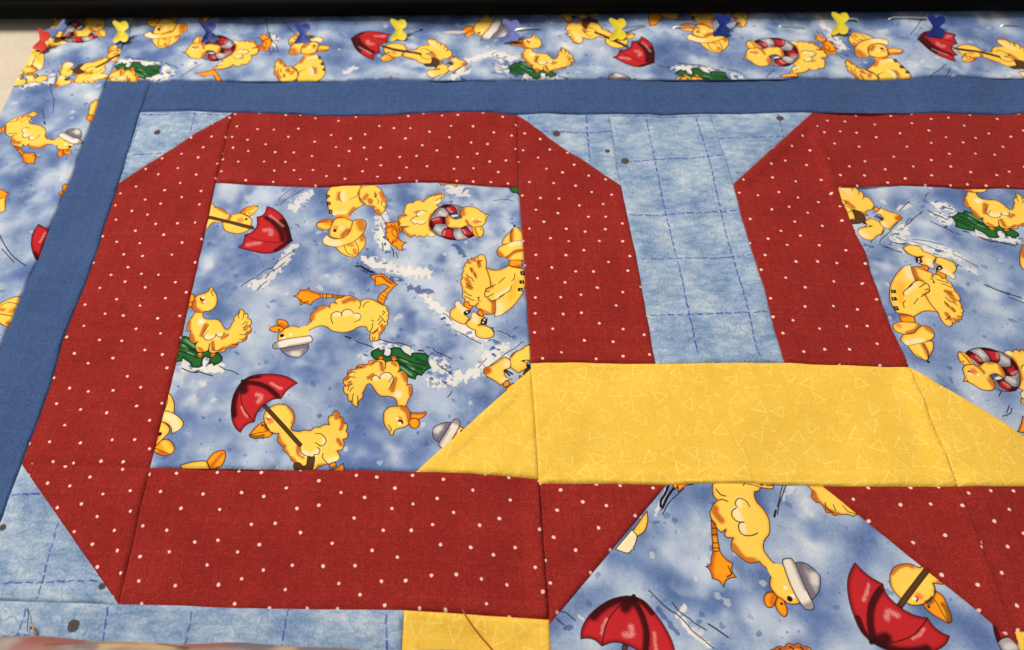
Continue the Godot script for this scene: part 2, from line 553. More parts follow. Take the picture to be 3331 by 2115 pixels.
		"g white 0.7 .8|-538,-972 -504,-987",
		"f red|-447,-918c -425,-908 -413,-904 -407,-908c -416,-884 -410,-839 -395,-812c -428,-813 -459,-823 -484,-839c -481,-871 -469,-899 -447,-918c",
		"s maroon 0.9 .85|-444,-912 -410,-904",
		"s maroon 1.1 .85|-481,-833 -398,-816",
		"g white 0.7 .8|-466,-883 -475,-851",
		"f red|-368,-916c -350,-925 -332,-925c -314,-889 -289,-857c -305,-837 -327,-834 -339,-844 -360,-876 -368,-916c",
		"s maroon 0.9 .9|-366,-916 -332,-925",
		"s maroon 1.3 .9|-333,-838 -292,-857",
		"g white 0.7 .8|-357,-900 -345,-872",
		"f slate|-435,-1019c -406,-1027 -375,-1019 -362,-1003 -381,-986 -406,-994 -435,-1019c",
		"s white 0.9 .9|-422,-1010 -394,-1019",
		"f yellow|-368,-1015c -371,-1044 -358,-1078 -330,-1095 -298,-1097 -266,-1085 -242,-1058 -220,-1041c -211,-1035 -193,-1034c -205,-1020 -214,-1012 -218,-987 -224,-958 -238,-938 -251,-930c -273,-925 -294,-923 -307,-927c -325,-933 -332,-937 -344,-929 -375,-912 -413,-910 -441,-920 -456,-944 -461,-977 -457,-1002 -441,-1017c -425,-998 -406,-988 -387,-990 -368,-998 -362,-1005 -368,-1015c",
		"s rust 1.8 .7|-360,-1070 -356,-1032",
		"s rust 1.4 .7|-452,-998 -450,-952",
		"s rust 0.9 .8|-337,-978 -325,-949 -310,-933",
		"s rust 0.8 .6|-422,-916 -391,-918",
		"s cheek 1.8 .9|-281,-969",
		"d white 0.73|-298,-995",
		"s white 1.0 .8|-256,-985",
		"l .5|-267,-981 -258,-970 -248,-973",
		"l .25|-222,-1037 -207,-1035",
		"l .25|-222,-1025 -211,-1036",
		"f yellow|-302,-921c -288,-927 -266,-927 -246,-930c -236,-913 -235,-881 -246,-849 -262,-835c -283,-845 -298,-873 -302,-921c",
		"s orange 1.6 .9|-295,-913 -283,-861",
		"l .3|-284,-919 -277,-881 -262,-837",
		"d ink 0.46|-251,-905",
	],
	"surf_duck": [
		"F foam|-929,-107 -865,-121 -821,-109 -763,-110 -713,-94 -676,-78 -587,-75 -534,-72 -533,-31 -604,-46 -653,-29 -694,-69 -747,-72 -759,-14 -781,-34 -804,-63 -840,-62 -859,-25 -894,-20 -918,-57",
		"F foam|-540,-22 -519,-43 -491,-19 -462,17 -420,64 -441,88 -476,57 -518,50 -536,38 -547,6",
		"F foam|-576,95 -531,94 -479,109 -434,143 -475,152 -531,130 -573,115",
		"f green|-852,-25c -853,-41 -840,-58 -812,-73c -804,-59 -783,-65c -782,-51 -785,-30 -763,-20c -749,-31 -747,-60 -753,-70c -733,-81 -698,-79c -675,-49 -654,-37 -639,-25c -636,-47c -611,-48 -576,-44 -542,-29c -550,-10 -546,18 -535,42c -556,59 -570,71 -580,89c -597,85 -608,92 -614,112c -653,96 -707,50 -779,15 -829,-1 -852,-25c",
		"s palegreen 1.0 .8|-652,26 -626,48",
		"s palegreen 0.8 .6|-688,-7 -663,6",
		"s palegreen 0.7 .6|-690,41 -636,84",
		"s dark 1.0 .6|-716,5 -655,28 -584,51",
		"s dark 1.1 .5|-610,-13 -557,19",
		"l .5|-717,-23 -656,0 -603,19 -560,31",
		"l .5|-708,17 -655,45 -587,87",
		"f orange|-813,-19c -788,-24c -784,-10 -797,3 -815,-5c",
		"f orange|-743,-21c -720,-23c -713,-3 -730,8 -744,-4c",
		"l .25|-812,-11 -787,-14",
		"l .25|-741,-11 -716,-11",
		"f yellow|-702,264c -705,241 -718,219 -749,212 -787,212 -811,195 -830,167 -842,151 -854,148 -865,160 -874,187 -882,203c -879,222 -888,237 -898,249c -900,268 -906,280 -916,278 -931,265 -937,250c -949,254 -957,231 -955,220c -973,212 -981,193 -979,174 -969,170c -984,154 -986,131 -967,111c -968,87 -952,70 -928,66c -919,42 -891,31 -866,34c -860,12 -840,4 -822,7c -801,-1 -779,6 -773,19c -761,10 -733,6 -712,9c -701,25 -696,49 -703,70c -679,61 -657,85 -653,108 -655,144c -634,139 -627,163 -629,194 -645,225 -658,263c -678,267 -702,264c",
		"s rust 1.1 .8|-921,56 -883,41",
		"s rust 1.0 .7|-852,32 -835,16",
		"s rust 1.1 .8|-796,23 -787,63",
		"s rust 1.1 .8|-858,112 -835,92",
		"s rust 1.0 .7|-736,18 -718,30",
		"s rust 1.6 .8|-676,77 -659,112",
		"s rust 1.3 .8|-719,110 -731,176",
		"s rust 1.0 .8|-641,155 -636,198",
		"s rust 0.9 .8|-979,135 -963,114",
		"s rust 0.8 .7|-962,166 -946,150",
		"s rust 0.8 .7|-967,99 -948,78",
		"s white 2.2 .8|-701,197",
		"s cream 1.8 .8|-823,112 -768,95 -743,110",
		"l .3|-924,118 -950,114 -968,138",
		"l .3|-945,138 -964,150",
		"l .3|-958,197 -952,169 -937,157",
		"l .3|-946,202 -942,187 -930,175",
		"l .3|-928,254 -932,231 -926,211",
		"l .3|-907,219 -903,242 -907,268",
		"l .3|-891,57 -915,50 -926,62",
		"l .3|-967,105 -951,86 -926,86",
		"l .3|-844,26 -828,16 -804,15 -791,27",
		"l .4|-772,19 -773,55",
		"l .3|-843,128 -840,112 -827,98 -810,100 -797,117c -796,95 -776,79 -751,77 -733,94 -727,118 -738,153 -750,175",
		"l .25|-840,120 -833,126",
		"l .25|-733,98 -751,132",
		"f orange|-631,294c -596,297 -555,291c -552,302 -562,317 -588,336c -608,333 -632,333c",
		"s rust 0.8 .7|-626,300 -565,302",
		"f yellow|-705,264c -739,268 -765,292 -771,325 -766,355 -754,384 -737,405 -731,422c -725,430 -716,428c -710,405 -694,390 -661,380 -641,363 -632,333 -635,293 -651,267 -678,258 -705,264c",
		"s rust 1.6 .8|-675,267 -647,293 -637,337",
		"s rust 0.6 .6|-771,310 -769,359",
		"s cheek 1.5 .9|-688,333",
		"d white 0.78|-699,331",
		"d white 0.77|-685,361",
		"l .8|-689,345 -677,344 -672,356",
		"l .3|-742,369 -727,391 -728,405",
		"l .3|-716,419 -710,401",
		"f orange|-635,334c -612,327 -592,336 -586,362 -597,382 -620,385 -634,370 -640,352 -635,334c",
		"l .35|-950,-125 -918,-105 -881,-95 -840,-73",
		"l .45|-815,-132 -771,-118 -738,-108 -702,-109 -641,-85",
		"l .7|-601,-62 -576,-59",
		"l .35|-559,-84 -539,-78",
		"l .4|-523,-74 -509,-56 -462,-34 -424,-10",
		"l .35|-501,20 -476,45 -448,61 -426,82",
		"l .35|-424,176 -431,193 -446,209",
	],
	"cap_duck": [
		"l .8|-997,-144 -969,-133",
		"l .3|-951,-123 -909,-102 -878,-91 -844,-74",
		"l .9|-973,-633 -944,-627 -910,-604 -873,-587",
		"l .3|-992,-635 -942,-604 -905,-577",
		"f orange|-1316,-414c -1293,-427 -1282,-455c -1260,-456 -1240,-463 -1232,-474c -1225,-454 -1191,-444 -1169,-435c -1112,-430 -1026,-422c -1056,-405c -1110,-406 -1163,-405c -1183,-394 -1202,-377 -1211,-357c -1233,-366 -1254,-365 -1271,-354c -1277,-384 -1294,-405 -1316,-414c",
		"s rust 1.2 .6|-1282,-453 -1239,-454 -1172,-433",
		"s rust 0.9 .7|-1093,-417 -1040,-418",
		"l .4|-1271,-393 -1258,-372 -1227,-381",
		"l .35|-1151,-429 -1150,-405",
		"l .35|-1129,-427 -1127,-406",
		"l .35|-1094,-426 -1090,-404",
		"l .35|-1065,-426 -1062,-404",
		"l .35|-1167,-433 -1163,-412",
		"f orange|-838,-374c -835,-416 -812,-451 -778,-484c -807,-499 -832,-496 -857,-492c -862,-520 -874,-542 -893,-564c -861,-569 -836,-574 -822,-579c -788,-548 -758,-522 -729,-502c -750,-487 -766,-460 -780,-439 -795,-400 -800,-357c -818,-359 -838,-374c",
		"s rust 1.0 .6|-825,-565 -795,-534 -758,-508",
		"s rust 1.0 .6|-829,-374 -804,-366",
		"l .4|-864,-551 -824,-556 -794,-526 -765,-508",
		"l .35|-862,-551 -855,-520",
		"l .3|-830,-386 -818,-370",
		"l .3|-824,-408 -809,-391",
		"l .3|-813,-429 -800,-415",
		"l .3|-801,-451 -790,-443",
		"f yellow|-1243,-201c -1228,-218 -1209,-238 -1197,-245c -1205,-267 -1206,-292 -1195,-309 -1173,-335 -1151,-354 -1122,-350 -1102,-338c -1102,-361 -1093,-374 -1067,-366c -1080,-387 -1063,-404 -1042,-407c -1026,-418 -998,-423 -980,-416 -957,-402 -935,-381c -915,-396 -872,-396 -840,-378c -814,-361 -786,-349 -780,-324c -770,-307 -770,-295 -774,-286c -768,-270 -775,-253 -778,-249c -773,-229 -787,-221 -788,-216c -789,-196 -799,-184 -801,-172c -811,-164 -816,-160c -815,-140 -823,-124 -843,-119 -863,-121 -867,-151 -865,-183c -884,-191 -889,-211 -910,-217 -937,-210 -963,-189 -1003,-172 -1044,-172 -1079,-183 -1106,-207 -1144,-217 -1178,-202 -1200,-185 -1214,-157c -1227,-145 -1242,-164 -1243,-201c",
		"s rust 1.5 .7|-1195,-267 -1188,-309 -1136,-344",
		"s rust 1.6 .8|-1026,-379 -992,-399 -971,-395",
		"s rust 1.1 .8|-807,-224 -796,-192",
		"s rust 0.8 .8|-849,-173 -830,-193",
		"s rust 1.0 .7|-815,-176 -805,-180",
		"s cream 1.6 .9|-1071,-290 -1040,-295",
		"s cream 1.8 .9|-1016,-299 -982,-310",
		"s cream 1.5 .9|-953,-290 -932,-288",
		"l .35|-1075,-230 -1088,-261 -1086,-294 -1066,-309 -1043,-307 -1032,-297 -1031,-282c -1028,-312 -1005,-329 -980,-323 -968,-306",
		"l .3|-964,-298 -947,-307 -923,-288 -934,-259 -960,-246",
		"l .35|-934,-376 -930,-359 -939,-336",
		"l .35|-915,-343 -909,-364 -886,-381",
		"l .35|-807,-290 -794,-307 -804,-317",
		"l .35|-821,-286 -803,-265 -788,-241",
		"l .35|-825,-232 -812,-249 -806,-257",
		"l .35|-864,-260 -850,-248",
		"l .35|-856,-236 -858,-207 -864,-191",
		"l .35|-824,-208 -833,-191 -856,-167",
		"l .35|-851,-147 -848,-123",
		"l .35|-837,-147 -840,-127",
		"l .35|-820,-269 -830,-253",
		"f orange|-1341,-195c -1358,-209 -1387,-213 -1410,-204 -1422,-190 -1413,-176 -1388,-170 -1351,-175c",
		"f orange|-1325,-206c -1324,-228 -1339,-249 -1364,-257 -1385,-252 -1388,-235 -1377,-219 -1341,-197c",
		"s rust 1.1 .6|-1368,-228 -1338,-212",
		"d ink 0.60|-1369,-187",
		"f yellow|-1327,-206c -1304,-218 -1276,-215 -1245,-201c -1220,-181 -1212,-165 -1217,-137c -1273,-128 -1363,-112c -1368,-138 -1366,-162 -1351,-179 -1340,-197 -1327,-206c",
		"F yellow|-1261,-207c -1221,-218 -1203,-185 -1216,-141 -1254,-140",
		"s cheek 2.1 .9|-1322,-155",
		"d white 0.90|-1302,-157",
		"d white 0.97|-1335,-135",
		"d ink 1.20|-1347,-149",
		"f grey|-1345,-59c -1267,-80 -1196,-96c -1190,-70 -1201,-38 -1243,-4 -1265,-6 -1300,-17 -1326,-36 -1345,-59c",
		"s darkgrey 1.5 .7|-1334,-44 -1282,-62 -1203,-81",
		"s darkgrey 1.1 .5|-1201,-70 -1227,-26",
		"s white 1.8 .6|-1268,-29 -1241,-26",
		"f cap|-1384,-98c -1340,-119 -1274,-136 -1200,-149c -1185,-145 -1178,-125 -1178,-107c -1201,-95 -1267,-80 -1366,-56c -1383,-62 -1389,-82 -1384,-98c",
		"s darkgrey 1.8 .6|-1378,-90 -1367,-63",
		"s darkgrey 1.0 .4|-1301,-76 -1185,-105",
	],
	"raincoat_duck": [
		"F foam|-482,-315 -428,-263 -354,-222 -298,-186 -212,-142 -168,-183 -117,-159 -170,-112 -256,-115 -342,-150 -407,-195 -481,-230",
		"l .35|-473,-302 -451,-289 -424,-252",
		"l .35|-407,-190 -359,-165 -329,-140 -269,-105",
		"l .35|-230,-124 -204,-132 -162,-115",
		"l .35|-176,-194 -125,-176 -113,-159 -91,-156",
		"f orange|-357,-376c -330,-387 -308,-355 -322,-328c -357,-354c",
		"f orange|-282,-318c -264,-329 -247,-302 -256,-284c -283,-302c",
		"f yellow|-228,-608c -225,-654 -233,-689 -247,-704 -261,-701c -275,-689 -275,-677c -289,-683 -296,-668c -312,-676 -312,-659c -331,-662 -336,-641c -347,-635 -350,-615c -362,-606 -359,-583c -367,-560 -362,-537c -374,-526 -372,-492 -363,-475c -365,-453 -361,-442c -366,-414 -354,-404c -348,-382 -330,-382c -326,-360 -295,-355 -277,-377c -290,-355 -282,-339 -260,-329c -252,-302 -225,-300 -190,-306c -170,-363 -186,-417 -202,-494 -204,-562 -228,-608c",
		"s rust 1.2 .8|-271,-654 -267,-619",
		"s rust 1.1 .7|-313,-601 -307,-584",
		"s rust 1.1 .7|-331,-647 -322,-641",
		"s rust 1.2 .7|-301,-665 -294,-659",
		"s rust 1.4 .7|-339,-532 -324,-493",
		"s rust 0.9 .7|-295,-572 -289,-555",
		"s rust 1.0 .7|-338,-481 -315,-470",
		"s rust 1.7 .8|-187,-390 -192,-314",
		"s rust 1.3 .7|-222,-416 -196,-384",
		"s rust 1.2 .6|-269,-329 -225,-308",
		"l .35|-341,-566 -332,-549 -314,-541 -299,-515",
		"l .35|-344,-504 -329,-487 -304,-476",
		"l .35|-354,-453 -334,-431 -312,-421",
		"l .35|-352,-420 -325,-404 -299,-391",
		"l .35|-318,-606 -309,-584",
		"l .35|-298,-572 -285,-538",
		"l .35|-276,-636 -269,-648 -248,-660",
		"l .35|-280,-410 -271,-416 -276,-394 -263,-388",
		"f yellow|-226,-608c -190,-599 -153,-603 -125,-617 -96,-635c -70,-618 -16,-604c -6,-531 -18,-474 -43,-419 -96,-348 -146,-304 -190,-287c -180,-341 -181,-384 -182,-401c -203,-450 -206,-517 -226,-608c",
		"s cream 3.0 .8|-166,-363 -168,-309",
		"s orange 2.5 .4|-65,-530 -92,-418",
		"F yellow|-67,-575c -71,-541 -89,-496 -94,-473 -132,-440 -164,-417 -196,-396 -218,-403 -240,-427 -241,-446 -234,-471 -202,-491 -156,-517 -123,-552c -95,-563 -67,-575c",
		"s cream 2.2 .8|-164,-423 -104,-468",
		"s rust 1.5 .7|-202,-494 -238,-474 -248,-455",
		"l .3|-123,-552 -160,-514",
		"l .35|-179,-503 -220,-480 -234,-469 -234,-455 -212,-458",
		"l .35|-241,-446 -238,-422 -222,-422 -190,-442",
		"l .35|-224,-416 -205,-397 -182,-401 -160,-415 -132,-440",
		"l .3|-67,-575 -73,-541 -87,-529",
		"l .3|-89,-496 -99,-468 -159,-423",
		"F ink|-39,-587c -16,-590c -12,-564c -34,-563c",
		"F ink|-45,-527c -17,-528c -16,-507c -43,-506c",
		"F ink|-54,-479c -26,-480c -30,-457c -55,-458c",
		"d cream 0.36|-24,-576",
		"d cream 0.35|-27,-516",
		"d cream 0.35|-39,-467",
		"f yellow|-388,-389c -402,-381 -406,-359 -402,-348c -428,-326 -435,-294 -428,-273 -393,-247 -354,-235 -327,-275c -344,-296 -335,-312 -317,-328c -353,-349 -366,-360 -388,-389c",
		"s cream 2.5 .8|-390,-370 -357,-328",
		"f yellow|-304,-318c -318,-301 -318,-275 -345,-243 -345,-227 -319,-201 -298,-191c -290,-150 -247,-138 -217,-144 -196,-167 -202,-203 -245,-229 -280,-226c -266,-239 -261,-265 -239,-281c -274,-291 -287,-302 -304,-318c",
		"s cream 2.1 .8|-300,-291 -297,-259",
		"l .35|-280,-226 -245,-231 -210,-208 -196,-178",
		"F ink|-360,-314c -340,-328c -315,-326c -327,-304c -353,-290c",
		"F ink|-261,-273c -228,-274c -234,-234c -266,-234c",
		"d white 0.59|-340,-314",
		"d white 0.58|-246,-265",
		"d white 0.58|-253,-247",
		"f orange|-92,-679c -21,-680c -25,-617c -61,-618 -99,-637c",
		"s rust 1.2 .7|-60,-621 -28,-627",
		"f yellow|-115,-693c -88,-732 -31,-748 -3,-751 33,-728 30,-686 -12,-665 -58,-668 -95,-673 -115,-693c",
		"s rust 1.4 .8|-103,-696 -74,-723 -27,-742",
		"s cheek 1.6 .7|3,-692",
		"f yellow|-132,-798c -124,-828 -101,-865 -61,-912 -53,-921 -32,-918 -5,-891 10,-823c -62,-786 -132,-798c",
		"s rust 1.4 .7|-71,-890 -75,-816",
		"l .35|-63,-909 -77,-865 -77,-813",
		"l .3|-32,-912 -15,-884",
		"d ink 0.77|-53,-932",
		"f yellow|-164,-731c -152,-767 -118,-792 -51,-811 10,-826c 27,-787 2,-751c -55,-741 -88,-714 -115,-693c -140,-696 -158,-708 -164,-731c",
		"s cream 2.1 .9|-76,-792 0,-811",
		"s rust 1.8 .7|-157,-731 -140,-708",
	],
	"hat_duck": [
		"f yellow|2293,-2465c 2315,-2448 2326,-2417c 2338,-2405 2347,-2379c 2364,-2375 2384,-2370 2395,-2353c 2424,-2315 2434,-2277 2433,-2249c 2419,-2212 2347,-2192 2299,-2225c 2285,-2249 2275,-2278c 2268,-2299 2258,-2304c 2251,-2325 2260,-2358c 2255,-2375 2262,-2392c 2259,-2409 2267,-2431 2293,-2465c",
		"s rust 1.4 .8|2299,-2448 2310,-2418",
		"s rust 1.2 .8|2332,-2392 2340,-2383",
		"s rust 1.4 .8|2357,-2349 2365,-2324",
		"s rust 1.4 .7|2397,-2315 2383,-2286",
		"s rust 1.5 .7|2269,-2333 2284,-2291 2294,-2262",
		"s rust 1.0 .6|2326,-2299 2329,-2274",
		"l .3|2262,-2392 2276,-2384",
		"l .3|2287,-2375 2285,-2350 2292,-2337",
		"l .3|2310,-2362 2305,-2337 2314,-2320",
		"l .3|2342,-2345 2348,-2320",
		"l .3|2328,-2307 2324,-2282 2336,-2253",
		"f yellow|2396,-2366c 2433,-2391 2469,-2429 2485,-2472c 2504,-2446 2544,-2446 2585,-2458c 2615,-2415 2638,-2322 2640,-2247c 2608,-2190 2491,-2150 2426,-2191 2434,-2253c 2426,-2323 2396,-2366c",
		"s cream 2.5 .8|2502,-2442 2572,-2441",
		"s rust 1.4 .7|2489,-2442 2459,-2395",
		"s rust 1.5 .7|2563,-2318 2563,-2260",
		"s cream 2.1 .7|2532,-2323 2544,-2260",
		"l .3|2541,-2344 2556,-2314 2561,-2273 2552,-2248",
		"l .3|2491,-2319 2446,-2294 2438,-2273 2443,-2257",
		"F ink|2591,-2433c 2611,-2445c 2618,-2413c 2598,-2405c",
		"F ink|2606,-2364c 2632,-2377c 2637,-2341c 2614,-2339c",
		"F ink|2618,-2297c 2638,-2312c 2643,-2276c 2621,-2278c",
		"d cream 0.36|2604,-2424",
		"d cream 0.35|2622,-2356",
		"d cream 0.35|2631,-2293",
		"F orange|2488,-2485c 2511,-2470 2543,-2470 2576,-2489c 2573,-2463 2572,-2450c 2543,-2444 2503,-2444 2479,-2464c",
		"s rust 1.1 .7|2537,-2467 2572,-2476",
		"f yellow|2417,-2754c 2435,-2770 2469,-2769 2500,-2753 2529,-2730 2557,-2693c 2523,-2644 2444,-2609 2394,-2598c 2376,-2632 2375,-2677 2389,-2713 2417,-2754c",
		"s rust 1.5 .7|2398,-2641 2399,-2614",
		"s rust 1.3 .6|2435,-2740 2440,-2717",
		"s rust 1.3 .5|2454,-2681 2475,-2676",
		"l .3|2417,-2754 2416,-2704 2438,-2656",
		"l .3|2446,-2758 2482,-2739 2505,-2685",
		"f yellow|2383,-2574 2395,-2600 2435,-2645 2491,-2676 2545,-2689 2591,-2686 2623,-2677 2638,-2661 2636,-2634 2618,-2598c 2598,-2621 2560,-2630 2517,-2617 2485,-2591 2470,-2551 2465,-2498c 2435,-2486 2408,-2486 2384,-2499 2374,-2530 2383,-2574",
		"s cream 2.6 .9|2543,-2664 2583,-2661 2621,-2634",
		"s rust 2.9 .7|2400,-2552 2415,-2512",
		"f yellow|2484,-2586c 2509,-2617 2545,-2628 2584,-2621 2602,-2598 2599,-2554 2585,-2502c 2575,-2484 2552,-2472 2511,-2472 2488,-2485 2465,-2498 2466,-2538 2484,-2586c",
		"s rust 1.3 .8|2522,-2604 2491,-2564",
		"s cheek 1.6 .7|2567,-2548",
		"s cream 1.5 .8|2531,-2550",
		"d ink 1.10|2569,-2571",
		"f orange|2598,-2550c 2628,-2567 2660,-2558 2684,-2540 2685,-2510 2657,-2488 2623,-2484 2584,-2489c 2591,-2519 2598,-2550c",
		"s yellow 1.8 .8|2615,-2545 2664,-2527",
		"s rust 0.9 .7|2626,-2493 2670,-2497",
		"l .3|2588,-2502 2629,-2504 2679,-2508",
	],
}
var BEFORE := {
	"duck_square": [
		"s deep 16.8 .75|-1664,-593 -1738,-440",
		"s deep 14.7 .7|-1243,27 -1367,132 -1556,85",
		"s deep 16.1 .8|-864,271 -808,481 -970,575",
		"s deep 19.7 .6|-1271,-660 -1127,-724",
		"s deep 14.1 .6|-1702,289 -1745,410",
		"s deep 12.8 .6|-662,-253 -566,-145",
		"s deep 11.4 .6|-1378,378 -1435,283",
		"s deep 10.0 .5|-258,353 -342,260",
		"s pale 22.6 .8|-627,-762 -379,-670 -571,-426",
		"s pale 18.2 .7|-193,-1167 -122,-995",
		"s pale 15.6 .8|-1592,-1158 -1748,-1122",
		"s pale 16.0 .7|-1432,-356 -1484,-48 -1541,33",
		"s pale 12.0 .7|-652,42 -516,190 -339,61",
		"s pale 13.3 .7|-1444,519 -1310,561",
		"s pale 11.7 .6|-1090,202 -1029,126",
		"s foam 4.6 .8|-1358,-754 -1456,-534 -1546,-472",
		"s foam 6.2 .8|-428,-1236 -349,-1201",
		"s foam 6.5 .8|-839,-990 -858,-856",
		"s foam 5.5 .9|-574,-575 -722,-604 -922,-664",
		"s foam 4.8 .9|-571,-426 -452,-285 -313,-176",
		"s foam 5.2 .9|-428,114 -295,61 -159,-19",
		"s foam 4.5 .8|-1823,11 -1652,61",
		"s foam 4.4 .8|-1302,-1195 -1393,-1054",
		"s navy 2.5 .6|-946,-648 -841,-542 -719,-543",
		"s navy 2.4 .6|-669,-484 -548,-456",
		"s navy 2.0 .6|-403,-764 -354,-701",
	],
	"duck_square_cut": [
		"s foam 3.9 .9|2118,-834 2236,-835 2320,-801 2410,-725",
		"s foam 2.7 .8|2214,-1100 2277,-1123",
		"s foam 2.7 .8|2421,-1139 2499,-1094 2499,-1034",
		"s foam 2.5 .8|2435,-651 2466,-624",
		"s navy 1.7 .7|2144,-863 2192,-863",
		"s navy 1.4 .6|1919,-797 1968,-797",
		"s navy 1.2 .6|2493,-532 2572,-475",
		"s deep 4.8 .7|2531,-1201 2603,-1110",
		"s deep 4.1 .6|2806,-1180 2824,-1142",
		"s deep 3.5 .8|1919,-402 1926,-326",
		"s deep 2.5 .6|2601,-707 2633,-694",
		"s deep 3.1 .7|2135,-688 2141,-674",
		"s pale 9.9 .8|2342,-988 2135,-688 2452,-558",
		"s pale 7.4 .8|1919,-618 1909,-518",
	],
	"duck_trapezoid": [
		"s foam 2.0 .9|560,1251 586,1309 653,1355",
		"s foam 1.5 .8|579,1201 535,1247",
		"s foam 1.3 .7|584,675 514,800",
		"s foam 1.0 .7|121,1251 145,1275",
		"s foam 2.3 .5|1163,660 1108,703",
		"s pale 6.2 .9|848,1193 907,1225 972,1272",
		"s pale 5.9 .8|628,1034 710,1105",
		"s pale 4.9 .6|428,981 495,930",
		"s pale 4.4 .7|1179,959 1235,909",
		"s deep 4.7 .7|800,1128 852,1075 810,921",
		"s deep 4.3 .6|445,1050 388,999",
		"s deep 4.5 .6|1141,794 1231,865",
		"s deep 3.9 .5|608,837 706,778",
		"s deep 4.1 .7|1132,1218 1145,1092",
		"s navy 1.3 .5|464,1210 525,1311",
		"s navy 1.2 .5|59,1312 81,1297",
	],
	"top_duck_border": [
		"s deep 6.0 .8|-709,-2676 -647,-2659",
		"s deep 5.2 .8|231,-2618 283,-2507",
		"s deep 4.2 .7|-568,-2961 -293,-2975",
		"s pale 7.5 .9|-599,-2297 -500,-2327 -722,-2436",
		"s pale 7.8 .8|-197,-2574 -149,-2479",
		"s foam 5.1 .9|-299,-2480 -117,-2542 2,-2478",
		"s foam 3.3 .9|-420,-2326 -340,-2418",
		"s foam 3.3 .8|-1181,-2331 -1103,-2377",
		"s navy 1.7 .7|-371,-2296 -342,-2251",
		"s pale 6.7 .8|528,-2778 601,-2695",
		"s pale 6.7 .8|1096,-2838 1184,-2755",
		"s foam 3.2 .8|1103,-2377 1168,-2362",
		"s deep 7.0 .8|-2830,-2681 -2504,-2661 -2688,-2531",
		"s deep 8.6 .7|-2038,-2945 -1897,-2874",
		"s foam 4.1 .9|-2799,-2468 -2564,-2450",
		"s foam 4.4 .9|-2629,-2279 -2429,-2308 -2470,-2402",
		"s pale 8.0 .8|-2157,-2511 -2244,-2307",
		"s deep 8.2 .8|2606,-2903 2723,-2802",
		"s deep 6.4 .8|1277,-2498 1448,-2528",
		"s deep 5.5 .7|3228,-2928 3330,-2860",
		"s pale 8.0 .9|1648,-2782 1811,-2796",
		"s pale 8.2 .9|1978,-2911 2119,-2679",
		"s pale 6.8 .8|2917,-2915 2849,-2768",
		"s foam 3.3 .9|2231,-2958 2301,-2630 2326,-2582",
		"s foam 3.0 .9|1192,-2346 1283,-2315",
		"s pale 7.5 .8|2697,-2366 2977,-2364",
	],
	"left_duck_border": [
		"s deep 6.9 .8|-3358,-1450 -3282,-1393",
		"s deep 7.1 .8|-3132,-1688 -3084,-1628",
		"s deep 6.6 .8|-3159,-1189 -2966,-1190",
		"s deep 5.8 .7|-2992,-523 -2888,-555",
		"s pale 6.7 .7|-3002,-1356 -3026,-1118",
	],
}
